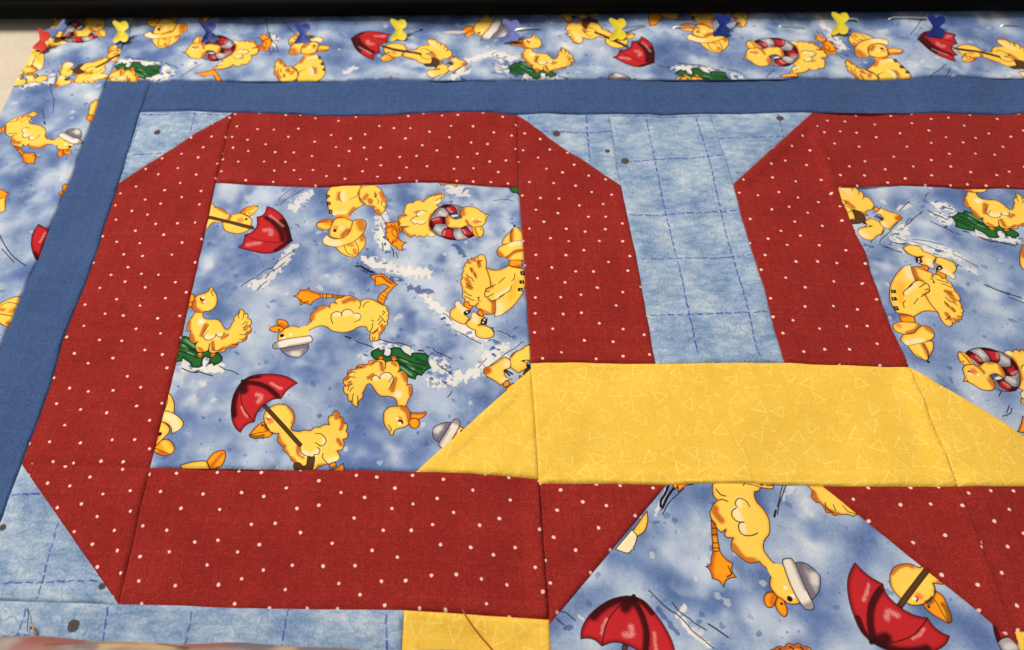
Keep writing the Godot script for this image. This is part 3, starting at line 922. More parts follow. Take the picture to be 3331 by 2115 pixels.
var AFTER := {
	"duck_square": [
		"l .3|-1473,-1074 -1442,-1122 -1394,-1170 -1356,-1211 -1334,-1236",
		"l .3|-1488,-1125 -1450,-1186 -1424,-1219",
		"l .35|-1618,-460 -1589,-491 -1549,-523",
		"l .35|-1539,-530 -1490,-586 -1458,-597 -1419,-654 -1343,-734",
		"l .35|-1523,-438 -1498,-479 -1473,-503",
		"l .35|-1487,-520 -1465,-569 -1434,-587 -1386,-640",
		"f orange|-499,-1281c -384,-1290c -393,-1257c -441,-1277 -492,-1256c",
		"f green|-73,-1267c -2,-1267c -6,-1186c -52,-1210c",
		"l .3|-166,-1154 -90,-1158 -44,-1131",
		"l .3|-474,-1216 -456,-1232 -438,-1240",
		"l .3|-361,-1196 -337,-1237 -295,-1245",
		"f orange|-1622,599c -1603,554 -1566,534 -1545,536c -1535,568 -1542,616 -1579,632 -1599,633c",
		"s rust 1.0 .7|-1592,617 -1557,553",
		"f yellow|-1746,623c -1695,604 -1646,595 -1622,599c -1597,643c -1736,652c",
	],
	"top_duck_border": [
		"l .35|-1716,-2976 -1613,-2836 -1535,-2718",
		"l .35|-1825,-2977 -1777,-2787 -1707,-2653 -1673,-2555",
		"s foam 4.2 .9|-1731,-2924 -1625,-2854",
		"s foam 3.3 .9|-1726,-2720 -1658,-2523",
		"s foam 3.4 .8|-2216,-2432 -2083,-2447",
		"f orange|-2248,-2330c -2112,-2376c -2041,-2260c -2080,-2253c -2110,-2306 -2169,-2291c",
		"l .3|-2340,-2277 -2276,-2369 -2216,-2432",
		"f orange|1794,-2260c 1817,-2279 1902,-2279 1908,-2245c",
		"l .35|1703,-2253 1749,-2312 1785,-2342",
		"l .35|2769,-2247 2859,-2320 2924,-2386",
		"l .35|2870,-2247 2941,-2342",
		"l .3|2804,-2720 2885,-2817 2999,-2981",
		"s foam 4.1 .8|2978,-2948 2900,-2833",
		"s foam 3.7 .8|1759,-2312 1891,-2311",
		"s foam 3.7 .8|3051,-2363 3103,-2304",
		"f orange|1017,-2856c 1021,-2957 1073,-3025 1105,-3034c 1127,-2973 1070,-2872 1017,-2856c",
		"f yellow|1105,-3034c 1263,-3049c 1234,-2938 1161,-2930 1106,-2973c",
		"f brown|1004,-3053c 1076,-3051c 1047,-2991c 998,-3009c",
	],
	"left_duck_border": [
		"f yellow|-2905,-1980c -2864,-2024 -2819,-1937 -2836,-1863 -2897,-1895c",
		"f orange|-2901,-1884c -2834,-1884 -2847,-1821 -2897,-1842c",
		"f orange|-2893,-1245c -2863,-1264 -2835,-1191 -2879,-1200c",
		"f yellow|-3308,-1179c -3215,-1171 -3218,-1117 -3192,-1020 -3250,-1011c",
		"f orange|-3311,-1188c -3273,-1198 -3219,-1162 -3245,-1117 -3289,-1125c",
		"l .45|-3171,-841 -3049,-695 -2922,-601",
		"l .4|-3112,-727 -3009,-632",
		"s foam 3.6 .9|-3116,-776 -3039,-663",
		"s foam 3.1 .8|-2955,-979 -2918,-945",
		"s foam 5.1 .9|-3281,-2203 -3176,-1981 -3126,-1917",
		"s foam 4.6 .8|-3324,-2069 -3351,-2203",
		"l .35|-3244,-2158 -3188,-2047 -3156,-1917",
		"f orange|-2908,-19c -2883,-33 -2860,33 -2885,47c",
	],
	"duck_square_cut": [
		"l .35|2087,-837 2120,-824 2177,-835",
		"l .35|2212,-860 2273,-850 2363,-815",
		"l .35|2022,-801 2054,-784 2111,-753",
		"l .35|2386,-746 2442,-698 2491,-662",
		"l .3|2382,-1074 2414,-1041 2450,-1004",
		"l .35|2216,-969 2278,-1025 2338,-1074",
		"l .35|2219,-1088 2263,-1130 2292,-1154",
		"l .35|2581,-874 2652,-840 2764,-802",
		"l .5|2480,-538 2532,-500 2633,-437",
		"l .35|2567,-449 2638,-400",
		"f yellow|2776,-806c 2805,-813 2858,-800 2773,-595 2735,-614c 2715,-654 2727,-708c 2754,-764 2776,-806c",
		"s rust 2.6 .8|2781,-792 2766,-729",
		"l .35|2279,158 2313,120",
		"l .35|2273,252 2310,207",
		"l .35|2245,274 2291,254 2313,223",
		"f orange|2288,351c 2321,310 2348,266c 2391,265c 2351,363c",
	],
	"duck_trapezoid": [
		"f yellow|392,888c 481,778c 477,830 454,876 411,905c",
		"f cream|315,960c 400,869c 418,899 401,944 395,949c 396,960 388,961c 369,977 338,970 315,960c",
		"f orange|638,650c 712,651c 670,661 635,689c",
		"l .9|618,668 584,711 553,764",
		"l .35|663,673 591,734 548,796",
		"l .35|1140,640 1107,697 1084,736 1064,785",
		"l .35|435,1139 500,1209 546,1242 574,1276 592,1304 636,1341",
		"l .35|527,1188 554,1227 590,1255 598,1267 649,1298",
		"l .5|661,1273 690,1291 735,1324",
		"l .35|640,1346 666,1369",
		"l .35|44,1238 70,1245 104,1274",
		"l .4|26,1269 53,1293",
		"f yellow|874,1395c 894,1371 922,1358c 939,1350 958,1354c 979,1338 1000,1343c 1022,1337 1039,1348c 1062,1353 1078,1388c",
		"s rust 1.1 .9|916,1363 952,1359 1004,1349 1046,1357",
		"l .4|937,1359 946,1371 938,1386",
		"l .4|981,1350 994,1360 986,1379",
		"l .4|1024,1348 1035,1364",
		"f yellow|1241,636c 1255,664 1245,692 1261,719c 1276,719 1288,735c 1294,767 1310,764c 1326,779 1343,773c 1369,773 1389,772c 1407,780 1436,768c 1386,694 1314,634c",
		"s rust 1.4 .8|1258,670 1268,713 1307,756 1343,773",
		"l .35|1302,718 1300,745 1325,766",
		"l .3|1335,728 1338,755",
		"l .3|1376,730 1393,759 1426,768",
	],
}
var PLACED := [
	["surf_duck", "duck_square", -1.0122, 0.0170, -251.41, -1.35],
	["booted_duck", "duck_square", -1.0733, -0.0242, -253.99, -371.83],
	["hat_duck", "duck_square", -0.9638, 0.0167, 131.35, -340.73],
	["ring_duck", "duck_square", 1.0000, 0.0000, 0.00, 0.00],
	["surf_duck", "duck_square", 1.0000, 0.0000, 0.00, 0.00],
	["cap_duck", "duck_square", 1.0000, 0.0000, 0.00, 0.00],
	["umbrella_duck", "duck_square", 1.0000, 0.0000, 0.00, 0.00],
	["raincoat_duck", "duck_square", 1.0000, 0.0000, 0.00, 0.00],
	["booted_duck", "duck_square", -1.0473, -0.0044, -57.51, -248.36],
	["cap_duck", "duck_square", -0.5499, 0.6041, -120.17, 113.49],
	["hat_duck", "duck_square", 0.9462, 0.4693, -552.71, 168.13],
	["booted_duck", "top_duck_border", 1.0000, 0.0000, 0.00, 0.00],
	["ring_duck", "top_duck_border", -1.0044, -0.1135, -245.90, -362.16],
	["ring_duck", "top_duck_border", -1.0431, -0.0717, 146.71, -355.02],
	["hat_duck", "top_duck_border", 0.9349, -0.1325, -347.94, 12.59],
	["hat_duck", "top_duck_border", 0.9876, -0.0436, 14.29, 7.84],
	["hat_duck", "top_duck_border", -1.0640, -0.2257, 466.01, -492.86],
	["hat_duck", "top_duck_border", -1.0542, -0.2827, 80.75, -484.71],
	["surf_duck", "top_duck_border", -1.0299, -0.0371, -58.08, -235.83],
	["surf_duck", "top_duck_border", 1.1030, 0.0131, -191.09, -237.24],
	["surf_duck", "top_duck_border", 1.0913, -0.0509, 204.60, -231.42],
	["booted_duck", "top_duck_border", -0.8509, -0.4331, 116.70, -521.57],
	["booted_duck", "top_duck_border", 0.9777, 0.0040, 394.96, -1.83],
	["cap_duck", "top_duck_border", 0.8016, -0.9182, 99.42, -391.47],
	["cap_duck", "top_duck_border", -0.9707, -0.1041, -50.03, -243.52],
	["cap_duck", "left_duck_border", -0.6854, -0.6170, -377.34, -252.36],
	["umbrella_duck", "left_duck_border", -0.4058, -0.9071, -358.25, -195.85],
	["hat_duck", "left_duck_border", 0.5548, -0.9515, -170.60, 355.44],
	["ring_duck", "left_duck_border", 0.9153, -0.4176, -245.47, -213.86],
	["booted_duck", "left_duck_border", -0.4335, 0.8395, -539.02, -297.05],
	["raincoat_duck", "left_duck_border", 0.5194, -0.7141, -309.84, -236.68],
	["booted_duck", "duck_square_cut", 1.0823, -0.0973, 278.66, 156.26],
	["surf_duck", "duck_square_cut", -1.0345, -0.1845, 192.10, -108.23],
	["raincoat_duck", "duck_square_cut", -0.9842, 0.0111, 193.93, -94.75],
	["ring_duck", "duck_square_cut", -0.8762, 0.0542, 190.88, -81.64],
	["cap_duck", "duck_trapezoid", 0.0316, -1.0275, 122.71, -22.30],
	["umbrella_duck", "duck_trapezoid", 0.0225, -1.0993, 120.20, -35.27],
	["umbrella_duck", "duck_trapezoid", 0.5038, 0.8979, 125.62, 246.42],
	["ring_duck", "duck_trapezoid", 0.0369, 0.9946, 103.39, 172.95],
]
var DASHES := [
	[84.7, -186.5, 86.1, -5.0],
	[117.5, -186.4, 117.1, -5.5],
	[61.2, -147.1, 126.5, -149.7],
	[63.1, -103.1, 127.2, -105.8],
	[64.0, -68.3, 127.9, -71.9],
	[63.4, -30.5, 127.7, -32.7],
	[62.6, -187.3, 127.3, -188.3],
	[46.2, -190.0, 44.8, -147.9],
	[9.2, -188.2, 7.6, -181.7],
	[12.4, -174.1, 61.8, -172.4],
	[169.7, -189.7, 167.8, -167.7],
	[127.0, -166.1, 168.3, -167.2],
	[130.4, -135.7, 133.4, -135.7],
	[-253.8, -189.9, -193.6, -190.6],
	[-216.2, -192.3, -215.4, -170.3],
	[-253.1, -186.6, -253.3, -144.0],
	[-251.9, -151.3, -231.5, -154.0],
	[-255.6, 79.2, -240.5, 78.2],
	[-227.7, 91.4, -227.1, 126.1],
	[-246.3, 120.0, -201.1, 117.7],
	[-231.1, 129.2, -231.8, 146.4],
	[-194.1, 128.0, -192.5, 147.5],
	[-156.0, 128.7, -156.2, 143.9],
	[-240.1, 142.1, -226.1, 141.2],
	[-113.9, 126.6, -115.1, 142.5],
	[-70.8, 127.1, -69.6, 143.4],
]
var SPOTS := [
	[-238.2, -172.4, 2.31],
	[25.6, -172.0, 2.38],
	[56.6, -156.2, 1.55],
	[66.9, -148.4, 2.49],
	[169.7, -184.5, 2.34],
	[-253.5, 94.9, 1.64],
	[-199.1, 120.1, 1.55],
	[-207.4, 136.9, 2.75],
]
var PATCHES := [
	["left_duck_border", "duck", "-2853,-3176 -2856,-2245 -2882,20 -2903,1746 -3548,1769 -3519,864 -3511,-699 -3531,-1869 -3533,-2670 -3444,-3034 -3447,-3185", "11110000000"],
	["top_duck_border", "duck", "-2853,-3176 -1995,-3171 -1270,-3180 1305,-3183 2615,-3208 2962,-3172 3771,-3159 5083,-3138 4606,-2248 3401,-2249 2382,-2251 1146,-2236 20,-2245 -1194,-2249 -2040,-2260 -2545,-2245 -2856,-2245", "00000000111111110"],
	["left_blue_border", "blue", "-2856,-2245 -2545,-2245 -2545,-1926 -2539,-1279 -2540,257 -2550,629 -2558,966 -2558,1275 -2575,1734 -2903,1746 -2882,20", "01111111100"],
	["top_blue_border", "blue", "-2545,-2245 -2040,-2260 -1194,-2249 20,-2245 1146,-2236 2382,-2251 3401,-2249 4606,-2248 4422,-1904 3261,-1906 1921,-1909 1271,-1907 614,-1892 9,-1888 -354,-1919 -564,-1910 -1174,-1899 -1904,-1931 -2545,-1926", "0000000011111111110"],
	["light_blue_triangle", "sky", "-2545,-1926 -1904,-1931 -2539,-1279", "000"],
	["red_column", "red", "-2539,-1279 -1904,-1931 -1903,-1258 -1896,637 -2550,629 -2540,257", "111000"],
	["red_strip", "red", "-1904,-1931 -1174,-1899 -564,-1910 -354,-1919 9,-1888 -8,-1252 -402,-1284 -522,-1278 -1248,-1238 -1903,-1258", "0000111110"],
	["duck_square", "duck", "-1903,-1258 -1248,-1238 -522,-1278 -402,-1284 -8,-1252 -10,5 -11,36 -596,619 -1896,637", "000011010"],
	["red_column", "red", "9,-1888 619,-1276 637,-9 192,-9 -10,5 -8,-1252", "111100"],
	["light_blue_triangle", "sky", "9,-1888 614,-1892 619,-1276", "010"],
	["light_blue_panel", "sky", "614,-1892 1271,-1907 1284,-1269 1290,-22 637,-9 619,-1276", "011100"],
	["light_blue_triangle", "sky", "1271,-1907 1921,-1909 1284,-1269", "000"],
	["red_column", "red", "1921,-1909 1896,-1253 1902,-4 1290,-22 1284,-1269", "22101"],
	["red_strip", "red", "1921,-1909 3261,-1906 4422,-1904 4070,-1247 2993,-1247 2600,-1253 2270,-1272 1896,-1253", "00111110"],
	["duck_square_cut", "duck", "1896,-1253 2270,-1272 2600,-1253 2993,-1247 4070,-1247 3074,614 2548,613 2325,391 2106,182 1902,-4", "0000010000"],
	["yellow_triangle", "yellow", "1902,-4 2106,182 2325,391 2548,613 1906,635", "11110"],
	["yellow_strip", "yellow", "-10,5 192,-9 637,-9 1290,-22 1902,-4 1906,635 1314,636 588,652 -8,658 -10,638 -11,36", "00002111000"],
	["yellow_triangle", "yellow", "-11,36 -10,638 -596,619", "111"],
	["red_triangle", "red", "-2550,629 -1896,637 -1897,1274", "011"],
	["light_blue_triangle", "sky", "-2550,629 -1897,1274 -2452,1272 -2558,1275 -2558,966", "01100"],
	["red_strip", "red", "-1896,637 -596,619 -10,638 -8,658 -7,1274 -632,1260 -1470,1271 -1897,1274", "00121000"],
	["light_blue_strip", "sky", "-2558,1275 -2452,1272 -1897,1274 -1470,1271 -632,1260 -635,1400 -641,1664 -2575,1734", "00001110"],
	["yellow_rectangle", "yellow", "-632,1260 -7,1274 -6,1293 -10,1641 -641,1664 -635,1400", "111111"],
	["red_triangle", "red", "-8,658 588,652 -6,1293 -7,1274", "0100"],
	["duck_trapezoid", "duck", "588,652 1314,636 1907,1318 1908,1571 -10,1641 -6,1293", "001100"],
	["red_triangle", "red", "1314,636 1906,635 1910,1263 1907,1318", "0221"],
	["red_strip", "red", "1906,635 2548,613 3074,614 2740,1239 1972,1260 1910,1263", "001110"],
	["yellow_rectangle", "yellow", "1910,1263 1972,1260 2740,1239 2574,1547 1908,1571 1907,1318", "111112"],
]
var PINS := [
	[-343.2, -264.9, -25.0, "red", [], "red butterfly pin at the frayed far corner of the border", 36.0],
	[-335.8, -277.7, -60.0, "dusty", [], "dusty blue butterfly pin partly under the far cloth corner", 15.0],
	[-286.4, -275.2, 0.0, "yellow", [], "yellow butterfly pin nearest the frayed corner, above the cut umbrella handle", 36.0],
	[-220.1, -273.7, 4.0, "blue", [], "dark blue butterfly pin above the upside down swim ring duck", 36.0],
	[-150.2, -271.1, 0.0, "clear", [], "royal blue butterfly pin touching the hat of a duck", 36.0],
	[-80.2, -274.6, 0.0, "yellow", [[-77.2, -285.6, -64.7, -285.8]], "yellow butterfly pin beside the printed red umbrella near the frayed corner side", 36.0],
	[1.1, -273.0, 0.0, "lilac", [[6.0, -284.3, 22.4, -284.8]], "lilac butterfly pin beside the grey capped duck head", 36.0],
	[76.6, -273.5, 2.0, "yellow", [[83.2, -284.1, 95.8, -283.9]], "yellow butterfly pin over the tilted umbrella duck, next to the lilac pin", 36.0],
	[150.7, -277.5, -4.0, "blue", [[120.4, -284.4, 136.0, -283.4], [158.8, -287.9, 163.8, -287.6], [194.9, -283.5, 210.6, -282.2]], "dark blue butterfly pin with long steel shaft showing on both sides", 36.0],
	[232.3, -278.3, 0.0, "yellow", [[242.2, -289.0, 248.2, -288.9]], "yellow butterfly pin above the yellow rain hat, last yellow one along the border", 36.0],
	[296.4, -274.0, -3.0, "blue", [[273.2, -289.7, 295.7, -288.3], [349.7, -284.1, 358.6, -283.2]], "dark blue butterfly pin touching the umbrella at the far end of the border", 36.0],
]


func poly(text: String) -> PackedVector2Array:
	var p := PackedVector2Array()
	for t in text.split(" ", false):
		var xy := t.split(",")
		p.append(Vector2(float(xy[0]), float(xy[1])) * 0.1)
	return p


var waves := FastNoiseLite.new()
var ripples := FastNoiseLite.new()


# the lie of the cloth above the work surface, in millimetres
func lie(p: Vector2) -> float:
	var y := 3.0 + waves.get_noise_2d(p.x, p.y) * 2.8 + ripples.get_noise_2d(p.x, p.y) * 0.9
	var pin := (p.y + 283.5) / 3.6
	y -= 1.9 * exp(-pin * pin)
	y += 1.3 * exp(-pow((p.y + 297.0) / 7.0, 2.0)) * (0.6 + ripples.get_noise_2d(p.x * 2.0, 7.0))
	return y


# a sewn patch: outlines that step in from its seams, a grid of points inside, all joined up
func patch_mesh(corners: PackedVector2Array, raised: String, lo: Vector2, size: Vector2) -> ArrayMesh:
	var n := corners.size()
	var pts := PackedVector2Array()
	rng.seed = 40 + n
	for i in n:
		var a := corners[i]
		var b := corners[(i + 1) % n]
		var count := maxi(1, int(ceil(a.distance_to(b) / 2.5)))
		for k in count:
			pts.append(a.lerp(b, k / float(count)))
	for d in [0.3, 0.7, 1.3, 2.2, 3.8, 5.4, 6.8, 8.2]:
		for ring in Geometry2D.offset_polygon(corners, -d, Geometry2D.JOIN_MITER):
			for i in ring.size():
				var a: Vector2 = ring[i]
				var b: Vector2 = ring[(i + 1) % ring.size()]
				var count := maxi(1, int(ceil(a.distance_to(b) / (2.5 if d < 3.0 else 4.0))))
				for k in count:
					pts.append(a.lerp(b, k / float(count)) + Vector2(rng.randf_range(-0.05, 0.05), rng.randf_range(-0.05, 0.05)))
	var core := PackedVector2Array()
	for ring in Geometry2D.offset_polygon(corners, -10.0):
		core = ring
	var step := 5.0
	for gy in int(size.y / step) + 1:
		for gx in int(size.x / step) + 1:
			var p := lo + Vector2(gx + 0.5 * (gy & 1) + 0.31, gy + 0.27) * step
			p += Vector2(rng.randf_range(-0.4, 0.4), rng.randf_range(-0.4, 0.4))
			if core.size() > 2 and Geometry2D.is_point_in_polygon(p, core):
				pts.append(p)
	var high := PackedFloat32Array()
	for p in pts:
		# how far the seams are, and how much the allowance pressed under this side lifts it
		var d := 1e9
		var total := 0.0
		var lifted := 0.0
		var strong := 0.0
		for i in n:
			var q := Print.away(p, corners[i], corners[(i + 1) % n])
			d = minf(d, q)
			var share := 1.0 / (q * q + 0.05)
			total += share
			lifted += share if raised[i] != "0" else 0.0
			strong += share if raised[i] == "2" else 0.0
		var r := smoothstep(0.35, 0.65, lifted / total)
		var flat := -0.45 * (1.0 - smoothstep(0.0, 1.6, d))
		var over := -0.45 + (1.25 + 1.1 * strong / total) * (1.0 + 0.3 * ripples.get_noise_2d(p.x * 2.2, p.y * 2.2)) * smoothstep(-0.15, 0.9, d) * (1.0 - smoothstep(5.0, 8.0, d)) + 0.45 * smoothstep(5.0, 8.0, d)
		high.append(lie(p) + lerpf(flat, over, r))
	var index := PackedInt32Array()
	var tri := Geometry2D.triangulate_delaunay(pts)
	for t in range(0, tri.size(), 3):
		var a := pts[tri[t]]
		var b := pts[tri[t + 1]]
		var c := pts[tri[t + 2]]
		var turn := (b - a).cross(c - a)
		if absf(turn) < 1e-4 or not Geometry2D.is_point_in_polygon((a + b + c) / 3.0, corners):
			continue
		if turn > 0.0:
			index.append_array([tri[t], tri[t + 1], tri[t + 2]])
		else:
			index.append_array([tri[t], tri[t + 2], tri[t + 1]])
	var v := PackedVector3Array()
	var uv := PackedVector2Array()
	var nor := PackedVector3Array()
	for i in pts.size():
		v.append(Vector3(pts[i].x, high[i], pts[i].y) * 0.001)
		uv.append((pts[i] - lo) / size)
	nor.resize(v.size())
	for t in range(0, index.size(), 3):
		var f := (v[index[t + 2]] - v[index[t]]).cross(v[index[t + 1]] - v[index[t]])
		for k in 3:
			nor[index[t + k]] += f
	for i in nor.size():
		nor[i] = nor[i].normalized() if nor[i].length_squared() > 0.0 else Vector3.UP
		if nor[i].y < 0.0:
			nor[i] = -nor[i]
	var arrays := []
	arrays.resize(Mesh.ARRAY_MAX)
	arrays[Mesh.ARRAY_VERTEX] = v
	arrays[Mesh.ARRAY_NORMAL] = nor
	arrays[Mesh.ARRAY_TEX_UV] = uv
	arrays[Mesh.ARRAY_INDEX] = index
	var m := ArrayMesh.new()
	m.add_surface_from_arrays(Mesh.PRIMITIVE_TRIANGLES, arrays)
	return m


func cloth_material(tex: Texture2D, rough := 0.92) -> StandardMaterial3D:
	var m := StandardMaterial3D.new()
	m.albedo_texture = tex
	m.roughness = rough
	m.metallic_specular = 0.18
	m.rim_enabled = true
	m.rim = 0.06
	m.texture_repeat = false
	return m


func solid(c: Color, rough: float, spec := 0.5, metal := 0.0) -> StandardMaterial3D:
	var m := StandardMaterial3D.new()
	m.albedo_color = c
	m.roughness = rough
	m.metallic_specular = spec
	m.metallic = metal
	return m


func scatter(lo: Vector2, size: Vector2, apart: float, tries: int) -> PackedVector2Array:
	var out := PackedVector2Array()
	for k in tries:
		var p := lo + Vector2(rng.randf(), rng.randf()) * size
		var ok := true
		for q in out:
			if p.distance_squared_to(q) < apart * apart:
				ok = false
				break
		if ok:
			out.append(p)
	return out


func paint(kind: String, called: String, number: int, lo: Vector2, size: Vector2, motifs: Dictionary) -> ImageTexture:
	now_px = minf(PX * 1.5 if kind == "duck" else PX, 2040.0 / maxf(size.x, size.y))
	var c := Print.new(lo.x, lo.y, lo.x + size.x, lo.y + size.y, now_px)
	var o := lo + Vector2(number * 137.0, number * 71.0)
	match kind:
		"red":
			dye(c, ramp([[0.0, Color8(104, 24, 22)], [0.5, Color8(137, 37, 33)], [1.0, Color8(188, 74, 66)]]), noise(3, 40, 2, o), noise(4, 6, 2, o), noise(5, 0.7, 2, o), Vector3(0.12, 0.08, 0.22), 0.62)
			rng.seed = 900 + number
			for p in scatter(lo, size, 9.9, int(size.x * size.y / 7.0)):
				var disc := PackedVector2Array()
				var r := rng.randf_range(0.76, 0.92)
				for k in 10:
					disc.append(p + Vector2.from_angle(k * TAU / 10) * r * rng.randf_range(0.85, 1.12))
				c.fill(disc, Color8(240, 204, 194))
		"yellow":
			dye(c, ramp([[0.0, Color8(206, 160, 50)], [0.5, Color8(231, 190, 74)], [1.0, Color8(246, 218, 118)]]), noise(13, 50, 2, o), noise(14, 8, 2, o), noise(15, 0.7, 2, o), Vector3(0.12, 0.08, 0.2), 0.55)
			rng.seed = 500 + number
			for p in scatter(lo, size, 8.7, int(size.x * size.y / 4.0)):
				var a := rng.randf_range(0, TAU)
				if rng.randf() < 0.7:
					a = PI / 2 * rng.randi_range(0, 3) + rng.randf_range(-0.25, 0.25)
				var tri := PackedVector2Array()
				for k in 3:
					tri.append(p + Vector2.from_angle(a + k * TAU / 3 + rng.randf_range(-0.3, 0.3)) * rng.randf_range(3.3, 4.6))
				tri.append(tri[0] + Vector2(rng.randf_range(-0.8, 0.8), rng.randf_range(-0.8, 0.8)))
				for k in 3:
					c.line(PackedVector2Array([tri[k], tri[k + 1]]), rng.randf_range(0.38, 0.55), Color8(248, 226, 150), rng.randf_range(0.32, 0.62))
		"blue":
			dye(c, ramp([[0.0, Color8(38, 56, 98)], [0.5, Color8(60, 84, 129)], [1.0, Color8(92, 116, 160)]]), noise(23, 60, 2, o), noise(24, 6, 2, o), noise(25, 0.7, 2, o), Vector3(0.12, 0.08, 0.2), 0.60)
		"sky":
			var mid := noise(34, 5, 4, o)
			mid.domain_warp_enabled = true
			mid.domain_warp_amplitude = 20.0
			mid.domain_warp_frequency = 0.02
			dye(c, ramp([[0.0, Color8(92, 122, 164)], [0.35, Color8(128, 153, 187)], [0.6, Color8(154, 175, 200)], [0.85, Color8(182, 195, 209)], [1.0, Color8(202, 207, 209)]]), noise(33, 34, 3, o), mid, noise(35, 1.6, 3, o), Vector3(0.75, 0.62, 0.42), 0.34, 2)
			rng.seed = 300 + number
			for p in scatter(lo, size, 4.0, int(size.x * size.y / 26.0)):
				var wig := PackedVector2Array([p])
				var a := rng.randf_range(0, TAU)
				for k in rng.randi_range(8, 22):
					a += rng.randf_range(-0.9, 0.9)
					wig.append(wig[k] + Vector2.from_angle(a) * 1.0)
				c.line(wig, 0.28, Color8(100, 128, 166), rng.randf_range(0.28, 0.62))
			for d in DASHES:
				var a := Vector2(d[0], d[1])
				var b := Vector2(d[2], d[3])
				var along := (b - a).normalized()
				var s := rng.randf_range(0.0, 2.0)
				while s < a.distance_to(b):
					var bend := Vector2(rng.randf_range(-0.3, 0.3), rng.randf_range(-0.3, 0.3))
					c.line(PackedVector2Array([a + along * s + bend, a + along * minf(s + rng.randf_range(2.6, 3.6), a.distance_to(b)) - bend]), rng.randf_range(0.6, 0.95), Color8(66, 74, 158), rng.randf_range(0.6, 0.9))
					s += rng.randf_range(4.4, 5.4)
			for d in SPOTS:
				var disc := PackedVector2Array()
				for k in 18:
					disc.append(Vector2(d[0], d[1]) + Vector2.from_angle(k * TAU / 18) * d[2] * rng.randf_range(0.93, 1.06))
				if c.fill(disc, Color8(84, 80, 82)):
					c.soft(PackedVector2Array([Vector2(d[0], d[1])]), 3.0, Color8(64, 60, 62), 0.5, true)
		"duck":
			var mid := noise(44, 13, 4, o)
			mid.domain_warp_enabled = true
			mid.domain_warp_amplitude = 14.0
			mid.domain_warp_frequency = 0.012
			dye(c, ramp([[0.0, Color8(74, 96, 146)], [0.24, Color8(98, 121, 168)], [0.5, Color8(134, 154, 190)], [0.74, Color8(168, 183, 206)], [0.92, Color8(194, 202, 214)], [1.0, Color8(228, 224, 218)]]), noise(43, 36, 2, o), mid, noise(45, 2.2, 3, o), Vector3(1.15, 0.28, 0.14), 0.24)
			rng.seed = 100 + number
			if BEFORE.has(called):
				stamp(c, read_ops(BEFORE[called]), Transform2D.IDENTITY, true)
			for p in scatter(lo, size, 3.0, int(size.x * size.y / 30.0)):
				var v := foam_noise.get_noise_2d(p.x * 1.2 + 400, p.y * 1.2)
				if v > 0.22:
					var r := rng.randf_range(0.3, 1.5)
					c.ragged(PackedVector2Array([p, p + Vector2(rng.randf_range(-1, 1), rng.randf_range(-1, 1))]), r, Color8(66, 88, 148), rng.randf_range(0.25, 0.6), foam_noise)
				elif v < -0.42:
					c.ragged(PackedVector2Array([p]), rng.randf_range(0.8, 2.2), PAL.foam, 0.5, foam_noise)
				elif rng.randf() < 0.3:
					c.soft(PackedVector2Array([p]), rng.randf_range(0.25, 0.5), Color8(74, 96, 150), 0.7, false, true)
			for s in PLACED:
				if s[1] == called:
					stamp(c, motifs[s[0]], Transform2D(Vector2(s[2], s[3]), Vector2(-s[3], s[2]), Vector2(s[4], s[5])))
			if AFTER.has(called):
				stamp(c, read_ops(AFTER[called]), Transform2D.IDENTITY)
	return c.image()


func tube(points: PackedVector3Array, radius: float, sides := 8) -> ArrayMesh:
	var st := SurfaceTool.new()
	st.begin(Mesh.PRIMITIVE_TRIANGLES)
	var n := points.size()
	for i in n:
		var d := (points[mini(i + 1, n - 1)] - points[maxi(i - 1, 0)]).normalized()
		var side := d.cross(Vector3.UP if absf(d.y) < 0.95 else Vector3.RIGHT).normalized()
		var upw := side.cross(d)
		for k in sides:
			var a := k * TAU / sides
			st.set_normal(side * cos(a) + upw * sin(a))
			st.add_vertex(points[i] + (side * cos(a) + upw * sin(a)) * radius)
	for i in n - 1:
		for k in sides:
			var j := (k + 1) % sides
			for q in [i * sides + k, i * sides + j, i * sides + sides + k, i * sides + j, i * sides + sides + j, i * sides + sides + k]:
				st.add_index(q)
	return st.commit()


func smooth(points: Array, count := 8) -> PackedVector3Array:
	var curve := Curve3D.new()
	for i in points.size():
		var d: Vector3 = (points[mini(i + 1, points.size() - 1)] - points[maxi(i - 1, 0)]) / 6.0
		curve.add_point(points[i], -d, d)
	var out := PackedVector3Array()
	for i in points.size() - 1:
		for k in count:
			out.append(curve.sample(i, k / float(count)))
	out.append(points[points.size() - 1])
	return out


